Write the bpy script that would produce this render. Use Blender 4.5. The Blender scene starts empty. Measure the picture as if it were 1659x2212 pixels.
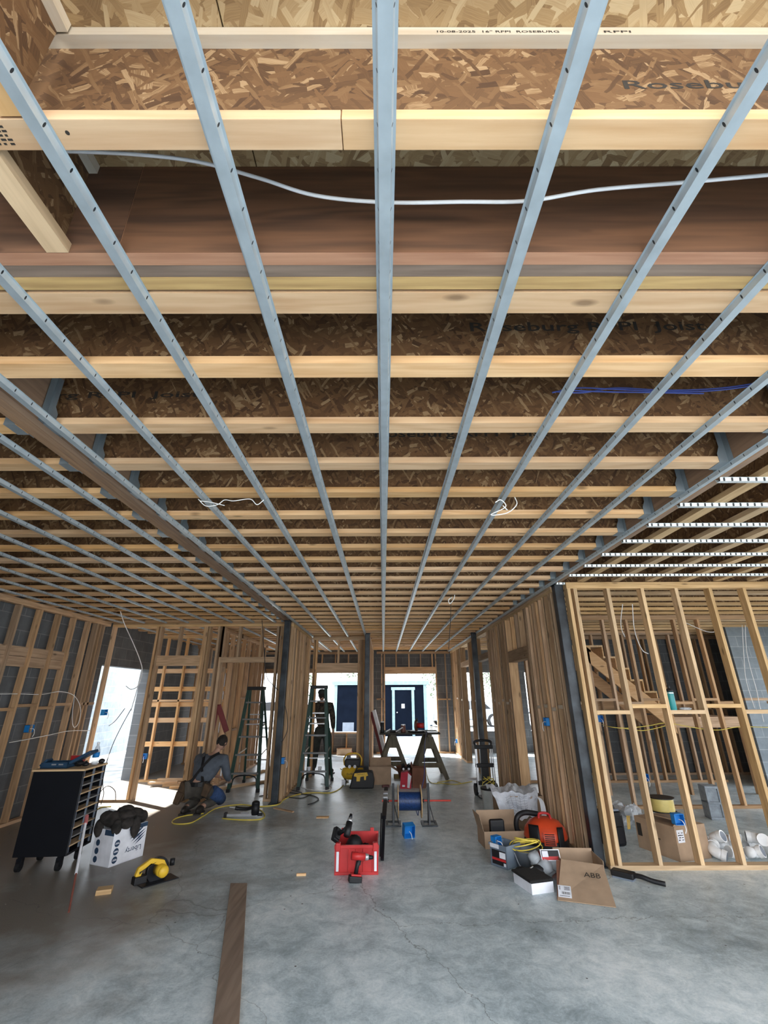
import bpy, math, random
from mathutils import Vector, Matrix
random.seed(7)
R = math.radians
S = bpy.context.scene
COL = S.collection
# ------------------------------------------------------------------ camera
FPX = 972.06; PIT, YAW, ROL = R(22.0473), R(.187), R(-.2411); CAMH = 1.585; ZC = 2.8225
cam = bpy.data.cameras.new('camera'); camo = bpy.data.objects.new('camera', cam); COL.objects.link(camo)
cam.sensor_fit = 'VERTICAL'; cam.sensor_height = 24.0; cam.lens = FPX / 2212 * 24.0; cam.clip_start = .05; cam.clip_end = 300
camo.matrix_world = (Matrix.Translation((0, 0, CAMH)) @ Matrix.Rotation(-YAW, 4, 'Z')
                     @ Matrix.Rotation(math.pi / 2 + PIT, 4, 'X') @ Matrix.Rotation(ROL, 4, 'Z'))
S.camera = camo
# ------------------------------------------------------------------ light
S.view_settings.view_transform = 'Standard'; S.view_settings.look = 'None'; S.view_settings.gamma = 1
S.view_settings.use_curve_mapping = False
S.view_settings.exposure = 1.0
w = bpy.data.worlds.new('world'); S.world = w; w.use_nodes = True
nt = w.node_tree; bg = nt.nodes['Background']
tc = nt.nodes.new('ShaderNodeTexCoord'); sx = nt.nodes.new('ShaderNodeSeparateXYZ'); rp = nt.nodes.new('ShaderNodeValToRGB')
nt.links.new(tc.outputs['Generated'], sx.inputs[0]); nt.links.new(sx.outputs[2], rp.inputs[0]); nt.links.new(rp.outputs[0], bg.inputs[0])
rp.color_ramp.elements[0].color = (.95, .975, 1, 1); rp.color_ramp.elements[1].color = (.74, .85, 1, 1); rp.color_ramp.elements[1].position = .8
bg.inputs[1].default_value = 2.6
sun = bpy.data.lights.new('sun', 'SUN'); so = bpy.data.objects.new('sun', sun); COL.objects.link(so)
sun.energy = 14; sun.angle = R(1.0); sun.color = (1, .97, .93)
so.rotation_euler = Vector((.62, -.42, -.66)).to_track_quat('-Z', 'Y').to_euler(); so.location = (-12, 20, 14)


def ray(u, v):
    x = (u - 829.5) / FPX; y = (1106 - v) / FPX
    c, s = math.cos(ROL), math.sin(ROL); x, y = c * x - s * y, s * x + c * y
    Y = math.cos(PIT) - y * math.sin(PIT); Z = math.sin(PIT) + y * math.cos(PIT)
    c, s = math.cos(YAW), math.sin(YAW)
    return Vector((c * x + s * Y, -s * x + c * Y, Z))


def hz(u, v, z=0.0):      # point of the level z seen at a pixel
    d = ray(u, v); return d * ((z - CAMH) / d.z) + Vector((0, 0, CAMH))


def ay(u, v, Y):
    d = ray(u, v); return d * (Y / d.y) + Vector((0, 0, CAMH))


def ax(u, v, X):
    d = ray(u, v); return d * (X / d.x) + Vector((0, 0, CAMH))


# ------------------------------------------------------------------ materials
MAT = {}


class NT:
    def __init__(s, name):
        s.m = bpy.data.materials.new(name); s.m.use_nodes = True; s.t = s.m.node_tree
        s.b = s.t.nodes['Principled BSDF']

    def n(s, t, **k):
        o = s.t.nodes.new('ShaderNode' + t)
        for a, b in k.items():
            if a.startswith('i_'):
                a = a[2:]; o.inputs[int(a) if a.isdigit() else a].default_value = b
            else: setattr(o, a, b)
        return o

    def l(s, a, b): s.t.links.new(a, b)

    def math(s, op, a, b=None, c=None):
        o = s.n('Math', operation=op)
        for i, v in enumerate((a, b, c)):
            if v is None: continue
            if isinstance(v, (int, float)): o.inputs[i].default_value = v
            else: s.l(v, o.inputs[i])
        return o.outputs[0]

    def mix(s, f, a, b, t='MIX'):
        o = s.n('Mix', data_type='RGBA', blend_type=t)
        for i, v in ((0, f), (6, a), (7, b)):
            if isinstance(v, (int, float)): o.inputs[i].default_value = v
            elif isinstance(v, tuple): o.inputs[i].default_value = v if len(v) == 4 else v + (1,)
            else: s.l(v, o.inputs[i])
        return o.outputs[2]

    def coords(s, scale=(1, 1, 1), rand=20.0, rot=None):
        tc = s.n('TexCoord'); src = tc.outputs['Object']
        if rand:
            oi = s.n('ObjectInfo'); mu = s.math('MULTIPLY', oi.outputs['Random'], rand)
            cb = s.n('CombineXYZ')
            for i in range(3): s.l(mu, cb.inputs[i])
            ad = s.n('VectorMath', operation='ADD'); s.l(src, ad.inputs[0]); s.l(cb.outputs[0], ad.inputs[1]); src = ad.outputs[0]
        mp = s.n('Mapping'); s.l(src, mp.inputs[0]); mp.inputs['Scale'].default_value = scale
        if rot: mp.inputs['Rotation'].default_value = rot
        return mp.outputs[0]

    def ramp(s, f, stops):
        o = s.n('ValToRGB'); e = o.color_ramp.elements
        while len(e) < len(stops): e.new(.5)
        for i, (p, c) in enumerate(stops): e[i].position = p; e[i].color = c if len(c) == 4 else tuple(c) + (1,)
        s.l(f, o.inputs[0]); return o.outputs[0]

    def bump(s, h, strength=.3, dist=.01):
        o = s.n('Bump', i_Strength=strength, i_Distance=dist); s.l(h, o.inputs['Height']); s.l(o.outputs[0], s.b.inputs['Normal'])


def plain(name, col, rough=.6, metal=0.0, noise=.12, scale=8.0, alpha=1.0, trans=0.0, emit=0):
    if name in MAT: return MAT[name]
    k = NT(name); b = k.b
    nz = k.n('TexNoise', i_Scale=scale, i_Detail=5.0); k.l(k.coords(), nz.inputs['Vector'])
    d = tuple(max(0, c * (1 - noise * 1.6)) for c in col); e = tuple(min(1, c * (1 + noise)) for c in col)
    k.l(k.ramp(nz.outputs[0], [(.3, d), (.7, e)]), b.inputs['Base Color'])
    b.inputs['Roughness'].default_value = rough; b.inputs['Metallic'].default_value = metal
    if trans: b.inputs['Transmission Weight'].default_value = trans
    if alpha < 1: b.inputs['Alpha'].default_value = alpha
    if emit: k.b.inputs['Emission Strength'].default_value = emit
    MAT[name] = k.m; return k.m


def wood(name, light, dark, axis=0, knots=.5, vary=.25, ringscale=1.0, rough=.75):
    if name in MAT: return MAT[name]
    k = NT(name); b = k.b
    sc = [34.0, 34.0, 34.0]; sc[axis] = 1.6
    v = k.coords(tuple(c * ringscale for c in sc)); nz = k.n('TexNoise', i_Scale=1.0, i_Detail=6.0, i_Roughness=.6); k.l(v, nz.inputs['Vector'])
    sc2 = [7.0, 7.0, 7.0]; sc2[axis] = .7
    v2 = k.coords(tuple(sc2)); n2 = k.n('TexNoise', i_Scale=1.0, i_Detail=3.0); k.l(v2, n2.inputs['Vector'])
    wv = k.math('SINE', k.math('MULTIPLY', n2.outputs[0], 46.0))
    f = k.math('ADD', k.math('MULTIPLY', wv, .10), nz.outputs[0])
    c = k.ramp(f, [(.2, dark), (.72, light)])
    ks = [9.0, 9.0, 9.0]; ks[axis] = 3.2
    vo = k.n('TexVoronoi', i_Scale=1.0); k.l(k.coords(tuple(ks)), vo.inputs['Vector'])
    sep = k.n('SeparateColor'); k.l(vo.outputs['Color'], sep.inputs[0])
    on = k.math('GREATER_THAN', sep.outputs[0], 1 - knots)
    kn = k.math('MULTIPLY', k.ramp(vo.outputs['Distance'], [(.07, (1, 1, 1)), (.17, (0, 0, 0))]), on)
    c = k.mix(k.math('MULTIPLY', kn, .75), c, tuple(x * .35 for x in dark))
    oi = k.n('ObjectInfo'); n3 = k.n('TexWhiteNoise', noise_dimensions='1D'); k.l(oi.outputs['Random'], n3.inputs['W'])
    hs = k.n('HueSaturation'); k.l(c, hs.inputs['Color'])
    k.l(k.math('ADD', k.math('MULTIPLY', n3.outputs[0], vary), 1 - vary * .6), hs.inputs['Value'])
    k.l(k.math('ADD', k.math('MULTIPLY', oi.outputs['Random'], .25), .9), hs.inputs['Saturation'])
    k.l(hs.outputs[0], b.inputs['Base Color']); b.inputs['Roughness'].default_value = rough
    k.bump(f, .15, .004)
    MAT[name] = k.m; return k.m


def osb(name, plane, cols, scale=1.0):
    if name in MAT: return MAT[name]
    k = NT(name); base = k.coords((1, 1, 1), 30.0)
    sp = k.n('SeparateXYZ'); k.l(base, sp.inputs[0]); cb = k.n('CombineXYZ')
    a, c_ = {'xz': (0, 2), 'xy': (0, 1), 'yz': (1, 2)}[plane]
    k.l(sp.outputs[a], cb.inputs[0]); k.l(sp.outputs[c_], cb.inputs[1])
    wn = k.n('TexNoise', i_Scale=9.0 * scale, i_Detail=3.0); k.l(cb.outputs[0], wn.inputs['Vector'])
    wa = k.n('VectorMath', operation='MULTIPLY_ADD'); k.l(wn.outputs['Color'], wa.inputs[0]); wa.inputs[1].default_value = (.03, .03, 0); k.l(cb.outputs[0], wa.inputs[2])
    out = None; hgt = None
    for i, ang in enumerate((12, 78, -38, 40, 118, -12, 62)):
        rt = k.n('VectorRotate', rotation_type='Z_AXIS', i_Angle=R(ang)); k.l(wa.outputs[0], rt.inputs['Vector'])
        mp = k.n('Mapping'); k.l(rt.outputs[0], mp.inputs[0])
        L = (.11, .10, .13, .08, .10, .06, .12)[i]; W = (.026, .034, .022, .024, .016, .026, .014)[i]
        mp.inputs['Scale'].default_value = (scale / L, scale / W, 1); mp.inputs['Location'].default_value = (i * 3.7, i * 5.1, 0)
        vo = k.n('TexVoronoi', i_Scale=1.0, voronoi_dimensions='2D', distance='CHEBYCHEV'); k.l(mp.outputs[0], vo.inputs['Vector'])
        se = k.n('SeparateColor'); k.l(vo.outputs['Color'], se.inputs[0])
        gr = k.n('TexNoise', i_Scale=2.0, i_Detail=4.0)
        m2 = k.n('Mapping'); k.l(mp.outputs[0], m2.inputs[0]); m2.inputs['Scale'].default_value = (.6, 7, 1); k.l(m2.outputs[0], gr.inputs['Vector'])
        val = k.math('ADD', se.outputs[0], k.math('MULTIPLY', k.math('SUBTRACT', gr.outputs[0], .5), .7))
        c = k.ramp(val, cols)
        if out is None: out = c; hgt = se.outputs[0]
        else:
            f = k.math('GREATER_THAN', se.outputs[1], (.0, .5, .55, .6, .62, .66, .72)[i])
            ed = k.math('LESS_THAN', vo.outputs['Distance'], .46)
            f = k.math('MULTIPLY', f, ed)
            out = k.mix(f, out, c)
            hh = k.n('Mix'); k.l(f, hh.inputs[0]); k.l(hgt, hh.inputs[2]); k.l(se.outputs[0], hh.inputs[3]); hgt = hh.outputs[0]
    big = k.n('TexNoise', i_Scale=1.3, i_Detail=2.0); k.l(cb.outputs[0], big.inputs['Vector'])
    out = k.mix(1.0, out, k.ramp(big.outputs[0], [(.3, (.8, .8, .8)), (.7, (1, 1, 1))]), 'MULTIPLY')
    k.l(out, k.b.inputs['Base Color']); k.b.inputs['Roughness'].default_value = .8
    k.bump(hgt, .2, .003)
    MAT[name] = k.m; return k.m


def cmu(name, plane, col, mortar, rnd=0.0):
    if name in MAT: return MAT[name]
    k = NT(name); base = k.coords((1, 1, 1), 0)
    sp = k.n('SeparateXYZ'); k.l(base, sp.inputs[0]); cb = k.n('CombineXYZ')
    a = {'xz': 0, 'yz': 1}[plane]
    k.l(sp.outputs[a], cb.inputs[0]); k.l(sp.outputs[2], cb.inputs[1])
    br = k.n('TexBrick', offset=.5, i_Scale=1.0); k.l(cb.outputs[0], br.inputs['Vector'])
    br.inputs['Brick Width'].default_value = .4064; br.inputs['Row Height'].default_value = .2032
    br.inputs['Mortar Size'].default_value = .006; br.inputs['Color1'].default_value = col + (1,)
    br.inputs['Color2'].default_value = tuple(c * .86 for c in col) + (1,); br.inputs['Mortar'].default_value = mortar + (1,)
    nz = k.n('TexNoise', i_Scale=3.0, i_Detail=8.0, i_Roughness=.7); k.l(cb.outputs[0], nz.inputs['Vector'])
    c = k.mix(1.0, br.outputs[0], k.ramp(nz.outputs[0], [(.3, (.7, .7, .7)), (.75, (1.1, 1.1, 1.1))]), 'MULTIPLY')
    k.l(c, k.b.inputs['Base Color']); k.b.inputs['Roughness'].default_value = .9
    k.bump(br.outputs['Fac'], -.4, .004)
    MAT[name] = k.m; return k.m


def galv(name, col, axis, rough=.42, metal=.55, per=.098, hr=.0017):
    """galvanised steel with punched holes in rows along the channel"""
    k = NT(name); base = k.coords((1, 1, 1), 0)
    sp = k.n('SeparateXYZ'); k.l(base, sp.inputs[0])
    al = sp.outputs[axis]; ac = sp.outputs[1 - axis]
    m = k.math('SUBTRACT', k.math('ABSOLUTE', k.math('SUBTRACT', k.math('FRACT', k.math('DIVIDE', al, per)), .5)), 0.0)
    d1 = k.math('MULTIPLY', m, per)
    d2 = k.math('SUBTRACT', k.math('ABSOLUTE', ac), .0175)
    dd = k.math('SQRT', k.math('ADD', k.math('MULTIPLY', d1, k.math('MULTIPLY', d1, .35)), k.math('MULTIPLY', d2, d2)))
    hole = k.math('LESS_THAN', dd, hr)
    nz = k.n('TexNoise', i_Scale=14.0, i_Detail=4.0); k.l(k.coords((1, 1, 1)), nz.inputs['Vector'])
    c = k.ramp(nz.outputs[0], [(.3, tuple(x * .82 for x in col)), (.7, col)])
    c = k.mix(hole, c, (.02, .025, .03))
    k.l(c, k.b.inputs['Base Color']); k.b.inputs['Roughness'].default_value = rough; k.b.inputs['Metallic'].default_value = metal
    MAT[name] = k.m; return k.m


def mk_floor():
    k = NT('concrete_slab'); base = k.coords((1, 1, 1), 0)
    a = k.n('TexNoise', i_Scale=.9, i_Detail=7.0, i_Roughness=.62, i_Distortion=.5); k.l(base, a.inputs['Vector'])
    b2 = k.n('TexNoise', i_Scale=6.0, i_Detail=12.0, i_Roughness=.78, i_Distortion=.6); k.l(base, b2.inputs['Vector'])
    c2 = k.n('TexNoise', i_Scale=60.0, i_Detail=4.0, i_Roughness=.8); k.l(base, c2.inputs['Vector'])
    f = k.math('ADD', k.math('MULTIPLY', a.outputs[0], .4), k.math('ADD', k.math('MULTIPLY', b2.outputs[0], .42), k.math('MULTIPLY', c2.outputs[0], .18)))
    c = k.ramp(f, [(.38, (.24, .30, .325)), (.46, (.42, .50, .53)), (.52, (.61, .695, .72)), (.60, (.84, .90, .91))])
    # sawdust swept over the left side, toned darker to paint in shade there
    s1 = k.n('TexNoise', i_Scale=.55, i_Detail=6.0, i_Roughness=.6); k.l(base, s1.inputs['Vector'])
    sp = k.n('SeparateXYZ'); k.l(base, sp.inputs[0])
    lx = k.math('ADD', k.math('MULTIPLY', sp.outputs[0], -.13), k.math('SUBTRACT', s1.outputs[0], .66))
    lf = k.math('MULTIPLY', k.ramp(lx, [(0, (0, 0, 0)), (.22, (1, 1, 1))]), .92)
    gr = k.n('TexNoise', i_Scale=240.0, i_Detail=2.0); k.l(base, gr.inputs['Vector'])
    c = k.mix(lf, c, k.ramp(gr.outputs[0], [(.35, (.15, .125, .10)), (.7, (.29, .245, .195))]))
    # specks
    vo = k.n('TexVoronoi', i_Scale=9.0); k.l(base, vo.inputs['Vector'])
    se = k.n('SeparateColor'); k.l(vo.outputs['Color'], se.inputs[0])
    spk = k.math('MULTIPLY', k.math('LESS_THAN', vo.outputs['Distance'], .07), k.math('GREATER_THAN', se.outputs[0], .8))
    c = k.mix(spk, c, (.08, .08, .08))
    sp2 = k.math('MULTIPLY', k.math('LESS_THAN', vo.outputs['Distance'], .05), k.math('LESS_THAN', se.outputs[0], .15))
    c = k.mix(sp2, c, (.75, .75, .72))
    # cracks
    w1 = k.n('TexNoise', i_Scale=2.2, i_Detail=5.0); k.l(base, w1.inputs['Vector'])
    wa = k.n('VectorMath', operation='MULTIPLY_ADD'); k.l(w1.outputs['Color'], wa.inputs[0]); wa.inputs[1].default_value = (.5, .5, 0); k.l(base, wa.inputs[2])
    cr = k.n('TexVoronoi', feature='DISTANCE_TO_EDGE', i_Scale=.33); k.l(wa.outputs[0], cr.inputs['Vector'])
    c = k.mix(k.math('MULTIPLY', k.math('LESS_THAN', cr.outputs['Distance'], .0011), .4), c, (.1, .1, .1))
    # the two long cracks in the foreground
    wn = k.n('TexNoise', i_Scale=3.5, i_Detail=7.0, i_Roughness=.65); k.l(base, wn.inputs['Vector'])
    wob = k.math('MULTIPLY', k.math('SUBTRACT', wn.outputs[0], .5), .34)
    d1 = k.math('ABSOLUTE', k.math('SUBTRACT', k.math('ADD', sp.outputs[0], wob), k.math('MULTIPLY_ADD', sp.outputs[1], -.465, 2.07)))
    d2 = k.math('ABSOLUTE', k.math('SUBTRACT', k.math('ADD', sp.outputs[1], wob), k.math('MULTIPLY_ADD', sp.outputs[0], .05, 4.22)))
    m1 = k.math('MULTIPLY', k.math('LESS_THAN', d1, .0042), k.math('LESS_THAN', sp.outputs[1], 5.1))
    m2 = k.math('MULTIPLY', k.math('LESS_THAN', d2, .003), k.math('GREATER_THAN', sp.outputs[0], .1))
    c = k.mix(k.math('MULTIPLY', k.math('MAXIMUM', m1, m2), .6), c, (.07, .075, .08))
    k.l(c, k.b.inputs['Base Color'])
    k.l(k.ramp(f, [(.3, (.26, .26, .26)), (.7, (.5, .5, .5))]), k.b.inputs['Roughness'])
    k.bump(f, .12, .01); return k.m


def mk_leaf(name, c1, c2):
    k = NT(name); v = k.n('TexNoise', i_Scale=2.0, i_Detail=3.0); k.l(k.coords(), v.inputs['Vector'])
    k.l(k.ramp(v.outputs[0], [(.35, c1), (.65, c2)]), k.b.inputs['Base Color']); k.b.inputs['Roughness'].default_value = .7
    MAT[name] = k.m; return k.m


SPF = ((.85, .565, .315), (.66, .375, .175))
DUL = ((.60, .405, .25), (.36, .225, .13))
Wd = [wood('pine_lumber_' + a, SPF[0], SPF[1], i, .55, .3) for i, a in enumerate('xyz')]
Wt = [wood('stud_lumber_' + a, DUL[0], DUL[1], i, .6, .5) for i, a in enumerate('xyz')]
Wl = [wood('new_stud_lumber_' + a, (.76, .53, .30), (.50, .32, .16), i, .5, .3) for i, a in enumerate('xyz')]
Wpale = [wood('pale_flange_lumber_' + a, (.74, .66, .54), (.62, .50, .36), i, .15) for i, a in enumerate('xyz')]
LVLp = wood('veneer_lumber_pink', (.52, .28, .17), (.36, .17, .10), 0, 0, .05, 1.4)
LVLg = wood('veneer_lumber_grey', (.28, .205, .155), (.17, .12, .09), 0, 0, .05, 1.4)
LVLy = wood('veneer_lumber_yellow', (.62, .39, .12), (.40, .23, .065), 0, 0, .05, 1.4)
LVLr = wood('veneer_face_redbrown', (.25, .125, .07), (.10, .055, .035), 0, .35, .05, .45)
LVLb = wood('weathered_veneer_brown', (.36, .22, .13), (.22, .13, .08), 1, 0, .05, 1.2)
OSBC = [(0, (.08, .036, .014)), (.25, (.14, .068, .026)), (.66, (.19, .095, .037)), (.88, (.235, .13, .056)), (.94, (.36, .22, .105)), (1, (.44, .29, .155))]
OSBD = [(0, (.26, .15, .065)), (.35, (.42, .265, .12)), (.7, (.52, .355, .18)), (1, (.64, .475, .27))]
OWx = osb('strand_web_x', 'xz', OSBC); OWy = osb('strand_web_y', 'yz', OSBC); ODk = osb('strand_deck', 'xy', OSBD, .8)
GVy = galv('galvanised_channel_y', (.50, .575, .62), 1, .42, .4); GVx = galv('galvanised_channel_lit_x', (.80, .86, .88), 0, .35, .3, .05, .0042)  # sideways channels get a brighter copy, daylight put into their colour
GVh = plain('galvanised_hanger', (.30, .35, .38), .45, .5, .1)
STL = plain('dark_mill_steel', (.035, .042, .05), .42, .4, .5, 5)
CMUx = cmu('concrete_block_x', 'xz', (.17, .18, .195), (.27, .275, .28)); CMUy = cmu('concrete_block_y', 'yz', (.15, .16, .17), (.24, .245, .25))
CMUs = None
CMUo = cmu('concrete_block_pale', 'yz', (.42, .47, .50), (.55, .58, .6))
FLR = mk_floor()
P = lambda n, c, r=.6, m=0.0, nz=.08, **k: plain(n, c, r, m, nz, **k)
BLK = P('black_plastic', (.007, .007, .009), .55); BLKM = P('black_painted_metal', (.008, .009, .013), .38, .2)
RED = P('red_plastic', (.55, .025, .025), .45); YEL = P('yellow_plastic', (.78, .48, .03), .45); WHT = P('white_card', (.82, .83, .88), .7)
KRF = P('brown_cardboard', (.42, .29, .19), .85); BLU = P('blue_plastic', (.01, .22, .62), .5); GRYP = P('grey_plastic', (.17, .20, .25), .5)
ALU = P('aluminium', (.62, .63, .65), .35, .7); GRN = P('green_fibreglass', (.012, .05, .038), .5); CBLW = P('white_cable', (.95, .95, .94), .5)
CBLY = P('yellow_cable', (.75, .60, .10), .5); CBLB = P('blue_cable', (.05, .08, .33), .5); CBLK = P('black_cable', (.03, .03, .03), .5)
PVC = P('white_pipe', (.86, .87, .88), .35); INK = P('black_ink', (.035, .028, .022), .9); PAPER = P('white_paper', (.80, .83, .88), .8)
ORG = P('orange_red_plastic', (.70, .07, .02), .4); TEAL = P('teal_enamel', (.02, .26, .27), .4); SKIN = P('skin', (.42, .24, .17), .55)
MAR = P('maroon_paint', (.16, .02, .02), .6); CLR = P('clear_plastic', (.75, .80, .85), .25, alpha=.55)


# ------------------------------------------------------------------ mesh builder
class B:
    def __init__(s): s.v = []; s.f = []

    def add(s, vs, fs):
        o = len(s.v); s.v += [tuple(p) for p in vs]; s.f += [tuple(i + o for i in f) for f in fs]; return s

    def box(s, x0, x1, y0, y1, z0, z1, M=None):
        vs = [Vector((x, y, z)) for z in (z0, z1) for y in (y0, y1) for x in (x0, x1)]
        if M is not None: vs = [M @ p for p in vs]
        return s.add(vs, [(0, 2, 3, 1), (4, 5, 7, 6), (0, 1, 5, 4), (2, 6, 7, 3), (0, 4, 6, 2), (1, 3, 7, 5)])

    def bar(s, p, q, w, t, up=(0, 0, 1)):      # rectangular bar from p to q, w wide, t thick
        p, q = Vector(p), Vector(q); d = (q - p); L = d.length; d.normalize(); up = Vector(up)
        if abs(d.dot(up)) > .99: up = Vector((0, 1, 0))
        a = d.cross(up).normalized(); b = a.cross(d)
        M = Matrix.Translation(p) @ Matrix((a, d, b)).transposed().to_4x4()
        return s.box(-w / 2, w / 2, 0, L, -t / 2, t / 2, M)

    def tube(s, pts, r, n=8, closed=False):
        pts = [Vector(p) for p in pts]; rs = r if isinstance(r, (list, tuple)) else [r] * len(pts)
        o = len(s.v); m = len(pts); prev = None
        for i, p in enumerate(pts):
            d = (pts[min(i + 1, m - 1)] - pts[max(i - 1, 0)])
            d = d.normalized() if d.length > 1e-9 else Vector((0, 0, 1))
            if prev is None: a = d.orthogonal().normalized()
            else:
                a = prev - d * prev.dot(d); a = a.normalized() if a.length > 1e-6 else d.orthogonal().normalized()
            prev = a; b = d.cross(a)
            for j in range(n):
                t = 2 * math.pi * j / n; s.v.append(tuple(p + (a * math.cos(t) + b * math.sin(t)) * rs[i]))
        for i in range(m - 1):
            for j in range(n):
                k = (j + 1) % n; s.f.append((o + i * n + j, o + i * n + k, o + (i + 1) * n + k, o + (i + 1) * n + j))
        s.f.append(tuple(o + j for j in range(n))[::-1]); s.f.append(tuple(o + (m - 1) * n + j for j in range(n)))
        return s

    def cyl(s, p, q, r, r2=None, n=16): return s.tube([p, q], [r, r if r2 is None else r2], n)

    def lathe(s, prof, c=(0, 0, 0), n=24, M=None):
        o = len(s.v); c = Vector(c)
        for r, z in prof:
            for j in range(n):
                t = 2 * math.pi * j / n; p = Vector((r * math.cos(t), r * math.sin(t), z))
                if M is not None: p = M @ p
                s.v.append(tuple(p + c))
        for i in range(len(prof) - 1):
            for j in range(n):
                k = (j + 1) % n; s.f.append((o + i * n + j, o + i * n + k, o + (i + 1) * n + k, o + (i + 1) * n + j))
        s.f.append(tuple(o + j for j in range(n))[::-1]); s.f.append(tuple(o + (len(prof) - 1) * n + j for j in range(n)))
        return s

    def prism(s, poly, a, b, axis='y', M=None):   # 2D outline extruded from a to b
        def P3(u, v, w): return {'y': Vector((u, w, v)), 'x': Vector((w, u, v)), 'z': Vector((u, v, w))}[axis]
        n = len(poly); vs = [P3(u, v, a) for u, v in poly] + [P3(u, v, b) for u, v in poly]
        if M is not None: vs = [M @ p for p in vs]
        return s.add(vs, [tuple(range(n)), tuple(range(2 * n - 1, n - 1, -1))] + [(i, i + n, (i + 1) % n + n, (i + 1) % n) for i in range(n)])

    def ell(s, c, r, n=12, m=8, jit=0.0, M=None):
        c = Vector(c); prof = []
        o = len(s.v)
        for i in range(m + 1):
            ph = math.pi * i / m
            for j in range(n):
                t = 2 * math.pi * j / n; q = 1 + (random.uniform(-jit, jit) if jit else 0)
                p = Vector((r[0] * math.sin(ph) * math.cos(t) * q, r[1] * math.sin(ph) * math.sin(t) * q, -r[2] * math.cos(ph) * q))
                if M is not None: p = M @ p
                s.v.append(tuple(p + c))
        for i in range(m):
            for j in range(n):
                k = (j + 1) % n; s.f.append((o + i * n + j, o + i * n + k, o + (i + 1) * n + k, o + (i + 1) * n + j))
        return s

    def grid(s, fn, nu, nv):
        o = len(s.v)
        for i in range(nu + 1):
            for j in range(nv + 1): s.v.append(tuple(fn(i / nu, j / nv)))
        for i in range(nu):
            for j in range(nv):
                a = o + i * (nv + 1) + j; s.f.append((a, a + 1, a + nv + 2, a + nv + 1))
        return s

    def build(s, name, mat, parent=None, world=False, bevel=0, smooth=False, solid=0, sub=0, loc=None):
        me = bpy.data.meshes.new(name)
        vs = s.v
        if world and parent is not None:
            w = Vector(parent['_o']); vs = [tuple(Vector(p) - w) for p in vs]
        if loc is not None:
            w = Vector(loc); vs = [tuple(Vector(p) - w) for p in vs]
        me.from_pydata(vs, [], s.f); me.materials.append(mat); me.update()
        import bmesh
        bm = bmesh.new(); bm.from_mesh(me); bmesh.ops.recalc_face_normals(bm, faces=bm.faces); bm.to_mesh(me); bm.free()
        o = bpy.data.objects.new(name, me); COL.objects.link(o)
        if loc is not None: o.location = loc
        if parent is not None: o.parent = parent
        if smooth:
            for p in me.polygons: p.use_smooth = True
        if solid: m = o.modifiers.new('solid', 'SOLIDIFY'); m.thickness = solid; m.offset = 0
        if bevel: m = o.modifiers.new('bevel', 'BEVEL'); m.width = bevel; m.segments = 2; m.limit_method = 'ANGLE'
        if sub: m = o.modifiers.new('sub', 'SUBSURF'); m.levels = sub; m.render_levels = sub
        return o


def tag(o, label, cat, group=None, kind=None):
    o['label'] = label; o['category'] = cat
    if group: o['group'] = group
    if kind: o['kind'] = kind
    return o


def thing(name, label, cat, loc=(0, 0, 0), rz=0.0, group=None, rot=None):
    o = bpy.data.objects.new(name, None); o.empty_display_size = .1; COL.objects.link(o)
    o.location = loc; o.rotation_euler = rot or (0, 0, rz); o['_o'] = tuple(loc)
    return tag(o, label, cat, group)


def struct(o): o['kind'] = 'structure'; return o


def text(s, size, mat, parent, M, name='lettering', align='LEFT', sx=1.0):
    cu = bpy.data.curves.new('t', 'FONT'); cu.body = s; cu.size = size; cu.align_x = align; cu.extrude = .0004; cu.resolution_u = 2
    o = bpy.data.objects.new('t', cu); COL.objects.link(o)
    dg = bpy.context.evaluated_depsgraph_get(); me = bpy.data.meshes.new_from_object(o.evaluated_get(dg))
    bpy.data.objects.remove(o); bpy.data.curves.remove(cu)
    me.transform(Matrix.Diagonal((sx, 1, 1, 1))); me.transform(M)
    me.materials.clear(); me.materials.append(mat); me.name = name
    q = bpy.data.objects.new(name, me); COL.objects.link(q); q.parent = parent; return q


FACE = Matrix.Rotation(math.pi / 2, 4, 'X')      # lettering standing upright, facing -Y


def arc(pts, n=10):      # smooth curve through points (Catmull-Rom)
    pts = [Vector(p) for p in pts]; q = [pts[0] * 2 - pts[1]] + pts + [pts[-1] * 2 - pts[-2]]; out = []
    for i in range(1, len(q) - 2):
        a, b, c, d = q[i - 1:i + 3]
        for k in range(n):
            t = k / n
            out.append(.5 * ((2 * b) + (c - a) * t + (2 * a - 5 * b + 4 * c - d) * t * t + (3 * b - a - 3 * c + d) * t ** 3))
    out.append(pts[-1]); return out

# ================================================================== setting
f = B().box(-5.3, 8.4, -1.6, 14.9, -.12, 0).build('floor', FLR); struct(f)
g = B().box(-60, 60, -40, 80, -.2, -.125).build('ground', plain('pale_gravel_ground', (.46, .45, .42), .95, 0, .25, 3)); struct(g)
DT = ZC + .407
c = B()
for i, x in enumerate([-5.3 + 2.44 * k for k in range(6)]):
    for j in range(13):
        y = -.35 + 1.22 * j
        if y > 14.6: continue
        c.box(x + .0015, min(x + 2.437, 8.4), y + .0015, min(y + 1.217, 14.9), DT + .0005, DT + .018)
c.box(-5.3, 8.4, -.35, 14.9, DT + .0185, DT + .2)
struct(c.build('ceiling', ODk))


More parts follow.
